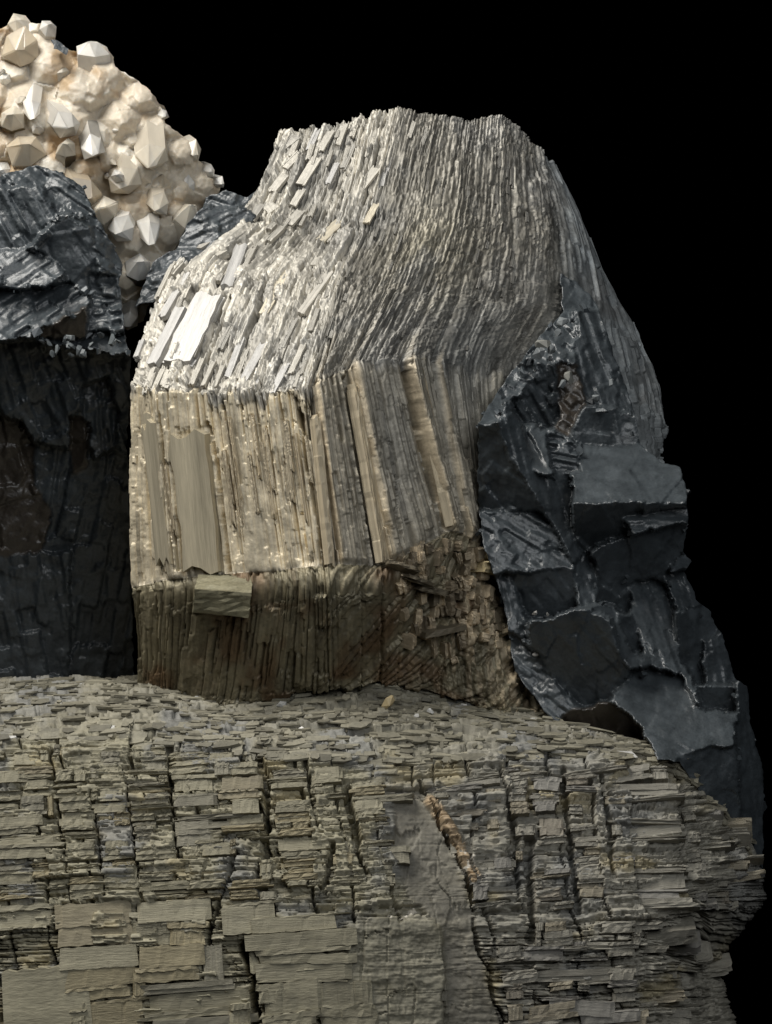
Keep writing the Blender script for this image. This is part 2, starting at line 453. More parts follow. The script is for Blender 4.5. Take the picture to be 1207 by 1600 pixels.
# smooth dull patch in the middle right
smooth = np.exp(-(((Sg - 7.0) / 0.75) ** 2 + ((Tg - 2.7) / 0.65) ** 2)) + 0.5 * np.exp(-(((Sg - 5.5) / 0.35) ** 2 + ((Tg - 3.4) / 0.5) ** 2))
H *= 1 - 0.7 * np.clip(smooth * 1.3, 0, 1)
# right flank: long fibres
h, h2, ev, eu, *_ = cells(Ug, Vg, 5, 70, 31.0, 0.6)
H = H * (1 - flank) + flank * (10 * (h - 0.5) - 8 * ((ev < .8) & (h2 > .6)) + 10 * fbm(Sg * 2.5, Ug / 60, 33))
H += 6 * fbm(Sg * 2.2, Ug / 50, 34)
P0 = eval_grid(NET, Sg, Tg, crease_t=(3, 4, 6)) * (1 - soft) + eval_grid(NET, Sg, Tg, crease_t=(4, 6)) * soft
Nl = grid_normals(P0)
gx_, gy_ = px_of(P0)
for pl, w, dp in (([(323, 664), (336, 720), (346, 800), (356, 892)], 6, 22), ([(446, 690), (449, 740), (452, 786)], 4, 18), ([(470, 640), (480, 720), (494, 800), (508, 884)], 8, 20),
                  ([(252, 648), (258, 720), (270, 800), (280, 890)], 4, 18), ([(270, 690), (290, 800), (302, 890)], 3, 14), ([(232, 640), (246, 740), (262, 860)], 2.5, 12),
                  ([(350, 460), (338, 500), (306, 572)], 7, 16), ([(284, 478), (262, 520), (236, 572)], 2.5, 14), ([(540, 600), (556, 700), (578, 830), (588, 880)], 8, 18),
                  ([(632, 566), (655, 660), (672, 740), (692, 828)], 7, 18), ([(610, 690), (620, 745), (614, 800), (622, 840)], 3, 12), ([(500, 600), (508, 570), (520, 520)], 3, 12)):
    H -= dp * (1 - sstep(w * 0.4, w * 0.62, seg_dist(gx_ + 3 * fbm(gx_ / 12, gy_ / 12, 44), gy_, pl)))
H = np.clip(H, -34, 30)
PA = Pl + Nl * (H * S)[..., None]
# ---- colours by region: warm tan lamellae, grey plates, rusty darkened foot, bluish flank
colA = np.zeros(Sg.shape + (3,)) + np.array((0.34, 0.32, 0.28))
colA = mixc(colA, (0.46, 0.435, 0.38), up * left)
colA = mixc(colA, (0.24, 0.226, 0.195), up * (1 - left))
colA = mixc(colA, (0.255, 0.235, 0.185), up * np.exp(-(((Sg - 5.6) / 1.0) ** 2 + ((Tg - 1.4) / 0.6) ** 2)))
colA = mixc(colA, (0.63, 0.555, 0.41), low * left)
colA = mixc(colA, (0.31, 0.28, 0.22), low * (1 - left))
for s0, wd in ((4.22, .16), (4.98, .22), (5.95, .15), (6.50, .08)):
    colA = mixc(colA, (0.49, 0.41, 0.285), ribw ** 2 * sstep(s0 - 0.02, s0 + 0.02, sj) * (1 - sstep(s0 + wd * .5, s0 + wd * .8, sj)))
colA = mixc(colA, (0.185, 0.162, 0.105), bot)  # brown foot, its shade partly put into this dark colour
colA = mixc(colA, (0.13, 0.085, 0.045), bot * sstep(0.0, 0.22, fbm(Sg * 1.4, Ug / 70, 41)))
colA = mixc(colA, (0.33, 0.27, 0.18), rub * sstep(0.35, .75, h2))
colA = mixc(colA, (0.20, 0.205, 0.20), np.clip(smooth * 1.2, 0, 1) * 0.7)
colA = mixc(colA, (0.27, 0.29, 0.295), flank)
colA = mixc(colA, (0.26, 0.255, 0.24), up * 0.55 * (sstep(0.0, 0.2, fbm(Sg * 1.1, Ug / 80, 42))))
var = 0.52 + 0.55 * h3 + 0.40 * h5
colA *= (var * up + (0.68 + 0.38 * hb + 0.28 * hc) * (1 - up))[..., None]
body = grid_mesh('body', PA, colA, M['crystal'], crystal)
pxA, pyA = px_of(Pl)
flatx, flaty = pxA.ravel(), pyA.ravel()
PlF, NlF, PAF = Pl.reshape(-1, 3), Nl.reshape(-1, 3), PA.reshape(-1, 3)
vis = (NlF[:, 1] < 0.15)
def nearA(x, y):
    d2 = (flatx - x) ** 2 + (flaty - y) ** 2 + np.where(vis, 0, 1e6)
    return int(d2.argmin())
def plateA(x0, y0, x1, y1, w, thick, color, name='plate', lift=0.0, meshes=PLATES, roll=0.0, flush=1.0):
    i0, i1, ic = nearA(x0, y0), nearA(x1, y1), nearA((x0 + x1) / 2, (y0 + y1) / 2)
    a, b = PlF[i0], PlF[i1]
    ax = b - a
    n = NlF[ic]
    if np.linalg.norm(ax) < 2 * S: return None
    ay = np.cross(n, ax); ay /= np.linalg.norm(ay)
    n = np.cross(ax, ay); n /= np.linalg.norm(n)
    if n[1] > 0: n = -n
    if roll:
        ay, n = ay * math.cos(roll) + n * math.sin(roll), n * math.cos(roll) - ay * math.sin(roll)
    org = (a + b) / 2 + n * (lift * S)
    fs = 1.0 / max(0.45, math.sqrt(max(0.0, 1 - ay[1] ** 2)))
    if np.dot(np.cross(ax, ay), n) < 0: ay = -ay
    return place(name, random.choice(meshes), org, ax, ay * (w * S * fs), n * (thick * S * flush), crystal, color)

WHITE = (0.47, 0.46, 0.44); CREAM = (0.60, 0.545, 0.43); PALE = (0.50, 0.475, 0.42); GREYP = (0.36, 0.345, 0.31)
TAN = (0.58, 0.50, 0.36)
for p in [
  (279,569,327,460,50,11,WHITE), (238,571,285,478,17,8,WHITE), (254,497,298,422,12,7,WHITE), (246,466,272,411,7,7,PALE),
  (208,560,225,531,10,8,WHITE), (356,449,380,384,20,8,WHITE), (363,461,397,388,8,6,PALE), (412,494,448,424,17,9,CREAM),
  (356,592,379,528,11,7,WHITE), (370,594,387,545,6,6,PALE), (373,609,414,539,13,8,WHITE), (394,611,418,556,11,7,WHITE),
  (425,616,450,570,10,7,WHITE), (308,443,323,416,13,7,WHITE), (322,408,341,385,9,8,PALE), (226,616,241,576,9,7,PALE),
  (240,612,256,577,8,6,PALE), (257,608,277,573,13,6,PALE), (470,288,496,246,16,6,PALE), (458,322,472,296,12,6,PALE),
  (425,299,446,274,14,8,PALE), (594,291,609,249,11,8,WHITE), (572,349,588,319,11,7,CREAM), (560,299,589,262,14,7,PALE),
  (500,378,533,346,18,7,CREAM), (470,492,518,425,13,7,PALE), (440,545,462,500,8,6,GREYP), (455,585,475,540,9,6,PALE),
  (336,400,352,392,16,9,PALE), (415,330,432,318,18,9,PALE), (437,232,462,212,22,10,GREYP), (446,262,470,238,12,7,PALE),
  (500,236,518,204,12,6,PALE), (528,226,541,192,9,6,PALE), (550,214,560,186,8,6,PALE), (483,234,497,203,10,6,WHITE),
  (512,286,527,256,9,5,WHITE), (536,262,552,228,10,6,GREYP), (392,345,410,318,14,8,GREYP), (452,350,470,330,14,7,PALE),
  (303,560,322,520,5,9,GREYP), (345,545,375,485,9,6,GREYP), (395,530,415,490,8,5,PALE), (425,470,440,440,7,6,PALE),
  (300,600,318,560,8,6,PALE), (318,604,335,565,7,6,PALE), (336,606,350,572,6,6,PALE),
  (610,240,625,205,8,5,GREYP), (640,215,648,190,7,5,PALE), (660,225,668,200,7,5,GREYP)]:
    plateA(*p, lift=-0.5, flush=0.62 if p[1] > 350 else 0.4, meshes=SMOOTH_PLATES if p[4] >= 10 and p[1] > 350 else PLATES)
# big raised lamellae on the front and the four tan ribs
plateA(318, 892, 297, 678, 58, 9, (0.46, 0.41, 0.30), lift=0.5, meshes=SMOOTH_PLATES)
plateA(263, 892, 236, 650, 27, 8, (0.47, 0.42, 0.31), lift=0.5, meshes=SMOOTH_PLATES)
for x0, y0, x1, y1, w, th in ((514, 880, 491, 660, 9, 8), (598, 880, 553, 606, 15, 9), (703, 826, 652, 590, 9, 8)):
    plateA(x1, y1, x0, y0, w, th, TAN, name='rib', lift=4, meshes=LONG_PLATES, roll=-0.5)
for k in range(34):      # thin lamellae between them
    x = random.uniform(244, 490); y0 = random.uniform(640, 760); L = random.uniform(50, 140)
    if 262 < x < 345: continue
    plateA(x, y0, x + L * 0.14, y0 + L, random.uniform(3, 7), random.uniform(4, 7), tuple(np.array(TAN) * random.uniform(0.75, 1.1)), meshes=LONG_PLATES, lift=-1)
# block on the ledge
bc = [(303,956,18),(389,965,40),(393,926,52),(305,921,34),(302,956,-60),(388,965,-60),(397,897,-8),(310,898,-24)]
bo = mesh_obj('block', at(*np.array(bc, float).T), [[0,1,2,3],[3,2,6,7],[1,5,6,2],[4,0,3,7],[5,4,7,6],[4,5,1,0]], M['crystal'], crystal)
import bmesh
_bm = bmesh.new(); _bm.from_mesh(bo.data)
bmesh.ops.subdivide_edges(_bm, edges=_bm.edges[:], cuts=6, use_grid_fill=True)
for v in _bm.verts: v.co += Vector(rng.normal(0, 0.9, 3)) * S
_bm.to_mesh(bo.data); _bm.free()
_a = bo.data.attributes.new('Col', 'FLOAT_COLOR', 'POINT')
_a.data.foreach_set('color', np.tile((0.205, 0.19, 0.125, 1.0), len(bo.data.vertices)).astype(np.float32))
# random broken chips over the upper faces
cnt = 0
while cnt < 120:
    s_ = random.uniform(0.15, 7.6); t_ = random.uniform(0.1, 2.9)
    iS, iT = int(s_ / 10 * (ns - 1)), int(np.searchsorted(ts, t_))
    L = random.uniform(12, 34); iE = min(len(ts) - 2, iT + int(L / STEP))
    if ts[iE] > 2.98: continue
    x0, y0, x1, y1 = pxA[iT, iS], pyA[iT, iS], pxA[iE, iS], pyA[iE, iS]
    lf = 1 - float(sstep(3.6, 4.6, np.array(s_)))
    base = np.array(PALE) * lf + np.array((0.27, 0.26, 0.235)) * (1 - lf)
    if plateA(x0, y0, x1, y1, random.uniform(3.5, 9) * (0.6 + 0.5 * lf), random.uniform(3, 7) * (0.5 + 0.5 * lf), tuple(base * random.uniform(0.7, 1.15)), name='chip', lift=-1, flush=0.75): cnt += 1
# sticks in the rusty rubble
RUB = [(612, 842), (700, 838), (768, 850), (780, 930), (770, 1010), (700, 1030), (640, 1000), (618, 930)]
cnt = 0
while cnt < 85:
    x, y = random.uniform(610, 785), random.uniform(838, 1035)
    if not in_poly(x, y, RUB): continue
    L = random.uniform(10, 28)
    plateA(x, y, x + random.uniform(-3, 4), y + L, random.uniform(6, 12), random.uniform(8, 18), tuple(np.array((0.48, 0.395, 0.275)) * random.uniform(0.4, 1.35)), name='fragment', lift=random.uniform(0, 5), roll=random.uniform(-.4, .4)); cnt += 1
for x, y, w in ((762, 868, 22), (752, 884, 18), (770, 880, 14)):
    plateA(x - 12, y, x + 12, y + 8, w, 22, (0.60, 0.50, 0.30), name='fragment', lift=14, roll=random.uniform(-.5, .5))
for x0, y0, x1, y1 in ((596, 884, 640, 896), (622, 898, 660, 912), (640, 915, 690, 925), (650, 990, 720, 975)):
    plateA(x0, y0, x1, y1, 9, 22, (0.20, 0.17, 0.12), name='fragment', lift=8)

# ================================================================== 2  the layered rock below
base = thing('layered_rock', 'wide olive-grey layered rock with broken stepped slabs, lowest in the picture under the bent crystal', 'rock')
bx = [-70, 60, 200, 340, 450, 590, 700, 870, 1000, 1075]
r1 = [1078, 1066, 1072, 1096, 1078, 1063, 1092, 1132, 1172, 1188]
r2 = [1152, 1150, 1152, 1166, 1180, 1185, 1182, 1172, 1186, 1202]
d2 = [60, 70, 75, 80, 95, 90, 70, 50, 40, 20]
rows = []
rows.append([(x, y - q, -430) for x, y, q in zip(bx, r1, (4, 4, 8, 30, 42, 42, 42, 42, 42, 42))] + [(1120, 1215, -430), (1165, 1300, -430), (1160, 1310, -520)])
d1 = [-195, -195, -170, -125, -110, -100, -112, -100, -70, -60]
rows.append([(x, y - 4, d) for x, y, d in zip(bx, r1, d1)] + [(1130, 1245, -180), (1180, 1316, -190), (1178, 1322, -420)])
rows.append([(x, y, d) for x, y, d in zip(bx, r2, d2)] + [(1135, 1284, -20), (1186, 1352, -90), (1186, 1352, -420)])
rows.append([(x, 1405, d + 95) for x, d in zip(bx, d2)] + [(1140, 1405, 40), (1191, 1412, -80), (1189, 1412, -420)])
rows.append([(x, 1490, d + 112) for x, d in zip(bx[:-1], d2)] + [(1062, 1490, 100), (1108, 1490, 0), (1138, 1486, -90), (1136, 1486, -420)])
rows.append([(x, 1545, d + 118) for x, d in zip(bx[:-1], d2)] + [(1058, 1545, 100), (1102, 1545, 0), (1136, 1538, -90), (1134, 1538, -420)])
rows.append([(x, 1700, d + 125) for x, d in zip(bx[:-1], d2)] + [(1075, 1700, 105), (1140, 1700, 0), (1185, 1700, -90), (1183, 1700, -420)])
NETB = np.array(rows, float)
NETB = at(NETB[..., 0], NETB[..., 1], NETB[..., 2])
SEGB = [60, 130, 230, 85, 55, 155]
tsb = np.concatenate([np.linspace(i, i + 1, max(6, int(L / 1.5)), endpoint=False) for i, L in enumerate(SEGB)] + [[len(SEGB)]])
nb = 800
ssb = np.linspace(0, 12, nb)
Sb, Tb = np.meshgrid(ssb, tsb)
PBl = eval_grid(NETB, Sb, Tb, crease_t=(1,), ten=0.4)
NB = grid_normals(PBl)
X, Y = px_of(PBl)
front = sstep(1.70, 2.12, Tb + 0.25 * fbm(Sb * 2.2, Tb * 3, 49))
top = 1 - front
edge = 1 - sstep(11.0, 11.3, Sb)
W1 = [(625, 1238), (660, 1228), (735, 1400), (750, 1480), (790, 1610), (700, 1610), (690, 1450), (640, 1400), (612, 1330)]
W2 = [(542, 1440), (690, 1436), (702, 1610), (538, 1610)]
def soft_poly(poly):
    f = in_poly(X + 16 * fbm(X / 30, Y / 30, 71), Y + 16 * fbm(X / 30, Y / 30, 72), poly) * 1.0
    for _ in range(5):
        f[1:-1, 1:-1] = (f[:-2, 1:-1] + f[2:, 1:-1] + f[1:-1, :-2] + f[1:-1, 2:] + f[1:-1, 1:-1]) / 5
    return f
sm1, sm2 = soft_poly(W1), soft_poly(W2)
smB = np.maximum(sm1, sm2)
lean = X - 0.15 * (Y - 1180) + 26 * fbm(X / 110, Y / 70, 50, 3)
yb = Y + 0.05 * X + 10 * fbm(X / 150, Y / 150, 51)          # bedding dips gently to the left
HB = np.zeros_like(Sb)
h, h2, ev, eu, *_ = cells(Y, lean, 62, 85, 52.0, 0.4)
HB += front * 16 * (h - 0.5); HB -= front * 26 * ((ev < 2.4) & (h2 > 0.35))
hB1 = h
h, h2, ev, eu, *_ = cells(lean, yb, 13, 70, 53.0, 0.5)
HB += front * 11 * (h - 0.5); HB -= front * 15 * ((ev < 1.5) & (h2 > 0.45))
hB2 = h
h, h2, ev, eu, *_ = cells(lean, yb, 5, 32, 54.0, 0.6)
HB += front * 5.5 * (h - 0.5); HB -= front * 8 * ((ev < 1.0) & (h2 > 0.6))
hB3 = h
h, h2, ev, eu, *_ = cells(lean, yb, 2.8, 18, 55.0, 0.6)
HB += front * 2.2 * (h - 0.5)
right_rough = sstep(640, 760, X) * front
h, h2, ev, eu, *_ = cells(lean, yb, 7, 24, 58.0, 1.2)
HB += right_rough * 9 * (h - 0.5)
# the receding top: thin splinters
yt = (Tb - 1) * 190 + 0.06 * X
h, h2, ev, eu, *_ = cells(X, yt, 14, 70, 56.0, 0.5)
HB += top * 13 * (h - 0.5)
h, h2, ev, eu, *_ = cells(X, yt, 6.5, 34, 57.0, 0.5)
HB += top * 8 * (h - 0.5); hT = h; HB -= top * 9 * ((ev < 1.2) & (h2 > 0.5))
h, h2, ev, eu, *_ = cells(X, yt, 3.0, 9, 59.0, 0.9)
HB += top * 4 * (h - 0.5)
HB -= front * (2 + 6 * sstep(1400, 1425, Y))
HB *= 1 - 0.95 * smB
_a, _b, _ev, _eu, *_ = cells(Y + 0.3 * X, X, 38, 90, 75.0, 1.2)
HB += smB * (3.2 * fbm(X / 8, Y / 8, 60) + 5 * fbm(X / 55, Y / 55, 61) + 1.3 * fbm(X / 4, Y / 4, 73, 2) + 5 * (_a - .5) - 6 * ((np.minimum(_ev, _eu) < 1.2) & (_b > .5)))
_a, _b, _ev, _eu, *_ = cells(lean, yb, 9, 40, 76.0, 1.0)
HB += smB * 3.0 * (_a - .5) * sstep(-.02, .12, fbm(X / 40, Y / 40, 77))
HB -= sm1 * 10
JOINTS = [([(655, 1222), (690, 1292), (735, 1388), (748, 1470), (790, 1600)], 5, 26), ([(378, 1480), (392, 1530), (398, 1610)], 13, 26),
          ([(404, 1172), (412, 1230), (414, 1296)], 11, 18), ([(475, 1182), (482, 1225), (494, 1300)], 6, 16), ([(545, 1232), (560, 1310), (573, 1372)], 9, 20),
          ([(525, 1320), (516, 1360), (504, 1386)], 8, 18), ([(262, 1160), (268, 1230), (276, 1335)], 7, 18), ([(80, 1165), (86, 1250), (112, 1420)], 3, 12),
          ([(136, 1225), (150, 1300), (165, 1400)], 3, 12), ([(192, 1200), (206, 1290), (222, 1420)], 3.5, 12), ([(195, 1425), (204, 1460), (196, 1490)], 5, 14),
          ([(825, 1310), (832, 1400), (832, 1470)], 12, 20), ([(940, 1210), (952, 1290), (960, 1370)], 8, 16), ([(1066, 1200), (1074, 1260), (1078, 1400)], 7, 14),
          ([(370, 1330), (350, 1390), (322, 1480)], 6, 14), ([(880, 1200), (890, 1300), (905, 1420)], 9, 15), ([(780, 1200), (800, 1290), (812, 1380)], 5, 15),
          ([(1000, 1480), (1075, 1500), (1090, 1590)], 5, 12)]
jn = 5 * fbm(X / 14, Y / 14, 62) + 7 * fbm(X / 45, Y / 45, 69, 2)
Xj = X + 16 * fbm(X / 60, Y / 38, 74, 3)
for pl, w, dp in JOINTS:
    HB -= front * dp * 1.7 * (1 - sstep(w * 0.42, w * 0.62, seg_dist(Xj, Y, pl) + jn))
HB *= 0.35 + 0.65 * (1 - sstep(10.2, 11.0, Sb))
HB += 8 * fbm(Sb * 1.5, Tb * 4, 63)
PB = PBl + NB * (HB * S)[..., None]
colB = np.zeros(Sb.shape + (3,)) + np.array((0.262, 0.242, 0.172))
colB = mixc(colB, (0.245, 0.232, 0.193), sstep(560, 760, X))
colB = mixc(colB, (0.20, 0.187, 0.145), top * 0.85)  # top darkened in colour to offset the key light falling on it
colB = mixc(colB, (0.30, 0.255, 0.15), 0.7 * sstep(0.08, 0.25, fbm(X / 70, Y / 50, 64)) * front)
colB = mixc(colB, (0.185, 0.185, 0.175), 0.8 * sstep(0.05, 0.22, fbm(X / 90, Y / 90, 65)))
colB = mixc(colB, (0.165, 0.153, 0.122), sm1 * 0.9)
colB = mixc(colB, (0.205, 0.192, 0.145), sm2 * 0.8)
colB *= (0.78 + (0.25 * hB2 + 0.2 * hB3) * front * (1 - smB) + 0.22 * smB + (0.45 * hT) * top)[..., None]
# rusty, grainy vein beside the long crack
vein = 1 - sstep(5, 12, seg_dist(X, Y, [(672, 1250), (705, 1300), (742, 1370)]) + 6 * fbm(X / 8, Y / 8, 66))
colB = mixc(colB, (0.36, 0.27, 0.17), vein * front)
colB = mixc(colB, (0.62, 0.58, 0.50), sstep(0.12, .2, fbm(X / 6, Y / 6, 67, 2)) * (np.hypot((X - 728) / 16, (Y - 1348) / 28) < 1))
colB = mixc(colB, (0.62, 0.58, 0.50), sstep(0.05, .2, fbm(X / 7, Y / 5, 68, 2)) * (np.hypot((X - 630) / 26, (Y - 1424) / 14) < 1))
HBv = vein * front * 9
PB = PB + NB * (HBv * S)[..., None]
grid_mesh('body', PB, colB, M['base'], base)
# slabs: bedding pieces between the joints
PBf, NBf = PBl.reshape(-1, 3), NB.reshape(-1, 3)
fX, fY = X.ravel(), Y.ravel()
fr_mask = np.where((Tb.ravel() > 1.9) & (Sb.ravel() < 11.6), 0, 1e6)
def slab_at(xc, yc, w, h, prot, color, tiltz=0.0, name='slab', depth=40):
    i = int(((fX - xc) ** 2 + (fY - yc) ** 2 + fr_mask).argmin())
    n = NBf[i]
    ang = -math.radians(3.2) + tiltz                 # bedding dip in the picture plane
    ax = np.array((math.cos(ang), 0, -math.sin(ang)))
    yv = -n - ax * np.dot(-n, ax); yv /= np.linalg.norm(yv)
    zv = np.cross(ax, yv)
    org = PBf[i] + n * ((prot - depth / 2) * S)
    return place(name, random.choice(BIG_SLABS if w * h > 1500 else SLABS), org, ax * (w * S), yv * (depth * S), zv * (h * S), base, color)
OLIVE = np.array((0.278, 0.256, 0.182)); GREYB = np.array((0.262, 0.247, 0.205))
cand = []
def column(xa, xb, y0, y1, tmin, tmax, fill):
    y = y0
    while y < y1 - 5:
        t = min(y1 - y, random.uniform(tmin, tmax) * random.choice((0.5, 1, 1, 1.6)))
        sh = 0.15 * (y + t / 2 - 1180)
        ja, jb = xa + random.gauss(0, 3.5), xb + random.gauss(0, 3.5)
        if random.random() < 0.35: jb += random.uniform(15, 60)
        parts = [(ja, jb)]
        if xb - xa > 45 and random.random() < 0.35:
            m = random.uniform(xa + 14, xb - 14); parts = [(ja, m), (m, jb)]
        for a, b in parts:
            if random.random() < fill:
                cand.append(((a + b) / 2 + sh, y + t / 2 , b - a - random.uniform(1.5, 5) - (2 if t > 26 else 0), t - random.uniform(0.6, 2.2) - (1.5 if t > 26 else 0)))
        y += t
JX = [-40, 20, 78, 132, 188, 262, 330, 398]
for a, b in zip(JX[:-1], JX[1:]): column(a, b, 1165 + random.uniform(-8, 10), 1405, 8, 26, 0.88)
JX = [412, 474, 540, 600]
for a, b in zip(JX[:-1], JX[1:]): column(a + 5, b - 4, 1200, 1385, 7, 20, 0.82)
JX = [660, 700, 742, 782, 822, 868, 925, 1055, 1092, 1130]
for a, b in zip(JX[:-1], JX[1:]): column(a + 4, b - 5, 1196 if a < 1050 else 1265, 1420, 7, 20 if b - a < 90 else 30, 0.75)
JX = [-60, 45, 170, 300, 345]
for a, b in zip(JX[:-1], JX[1:]): column(a, b, 1415 + random.uniform(-12, 12), 1610, 28, 62, 0.86)
JX = [356, 500]
column(356, 496, 1430, 1610, 22, 45, 0.9)
JX = [735, 790, 850, 900, 950, 1010, 1060]
for a, b in zip(JX[:-1], JX[1:]): column(a, b, 1440, 1610, 8, 26, 0.6)
cand = [c for c in cand if c[2] > 8 and c[3] > 3 and not in_poly(np.array([c[0]]), np.array([c[1]]), W1)[0]]
cand.sort(key=lambda c: -c[2] * c[3])
for (x, y, w, hh) in cand[:295]:
    g = float(sstep(520, 760, np.array(x)))
    c = OLIVE * (1 - g) + GREYB * g
    c = c * random.uniform(0.86, 1.08)
    if random.random() < 0.2: c = c * np.array((1.06, 1.0, 0.9))
    if random.random() < 0.25: c = c * np.array((0.85, 0.86, 0.92))
    for pl, jw, _ in JOINTS:
        ys_ = [p[1] for p in pl]
        if ys_[0] - 4 < y < ys_[-1] + 4:
            xj = float(np.interp(y, ys_, [p[0] for p in pl]))
            a, b = x - w / 2, x + w / 2
            if a - jw / 2 < xj < b + jw / 2:
                if xj - a > b - xj: b = xj - jw / 2 - 1
                else: a = xj + jw / 2 + 1
                x, w = (a + b) / 2, b - a
    if w < 6: continue
    jitter = 0.0 if x < 700 else random.gauss(0, 0.05)
    slab_at(x, y, w, hh, random.uniform(0, 7.5), tuple(c), tiltz=random.gauss(0, 0.012) + jitter)
print('slabs', len(cand))

# loose splinters all over the receding top
V, F = [], []
tm = np.where((Tb.ravel() > 1.0) & (Tb.ravel() < 2.05) & (Sb.ravel() < 10.6))[0]
for k in range(2300):
    i = int(rng.choice(tm))
    p = PB.reshape(-1, 3)[i]; n = NBf[i]
    a = rng.normal(0, 0.12)
    ax = np.array((math.cos(a), math.sin(a) * 0.6, math.sin(a) * 0.5)); ax -= n * ax.dot(n) * rng.uniform(0.4, 1); ax /= np.linalg.norm(ax)
    ay = np.cross(n, ax); ay /= np.linalg.norm(ay); nz = np.cross(ax, ay)
    if nz.dot(n) < 0: nz = -nz
    l, w, t = rng.uniform(8, 60) * rng.uniform(.3, 1), rng.uniform(4, 13), rng.uniform(1.5, 4.5)
    tl = rng.normal(0, 0.2); nz2 = nz * math.cos(tl) + ay * math.sin(tl); ay2 = ay * math.cos(tl) - nz * math.sin(tl)
    b = len(V)
    for sz in (-0.6, 0.6):
        for sx, sy in ((-.5, -.5), (.1, -.6), (.5, -.3), (.45, .5), (-.4, .45)):
            V.append(p + ((sx + rng.normal(0, .07)) * l * ax + (sy + rng.normal(0, .07)) * w * ay2 + sz * t * nz2) * S)
    F += [[b, b + 1, b + 2, b + 3, b + 4][::-1], [b + 5, b + 6, b + 7, b + 8, b + 9]]
    F += [[b + q, b + (q + 1) % 5, b + 5 + (q + 1) % 5, b + 5 + q] for q in range(5)]
V = np.array(V)
cs = np.repeat(rng.uniform(0.55, 1.2, len(V) // 10), 10)[:, None] * np.array((0.215, 0.20, 0.15))
wh = np.repeat(rng.uniform(0, 1, len(V) // 10) < 0.012, 10); cs[wh] = (0.5, 0.49, 0.46)
o = mesh_obj('splinters', V, F, M['base'], base, cs); o['kind'] = 'stuff'

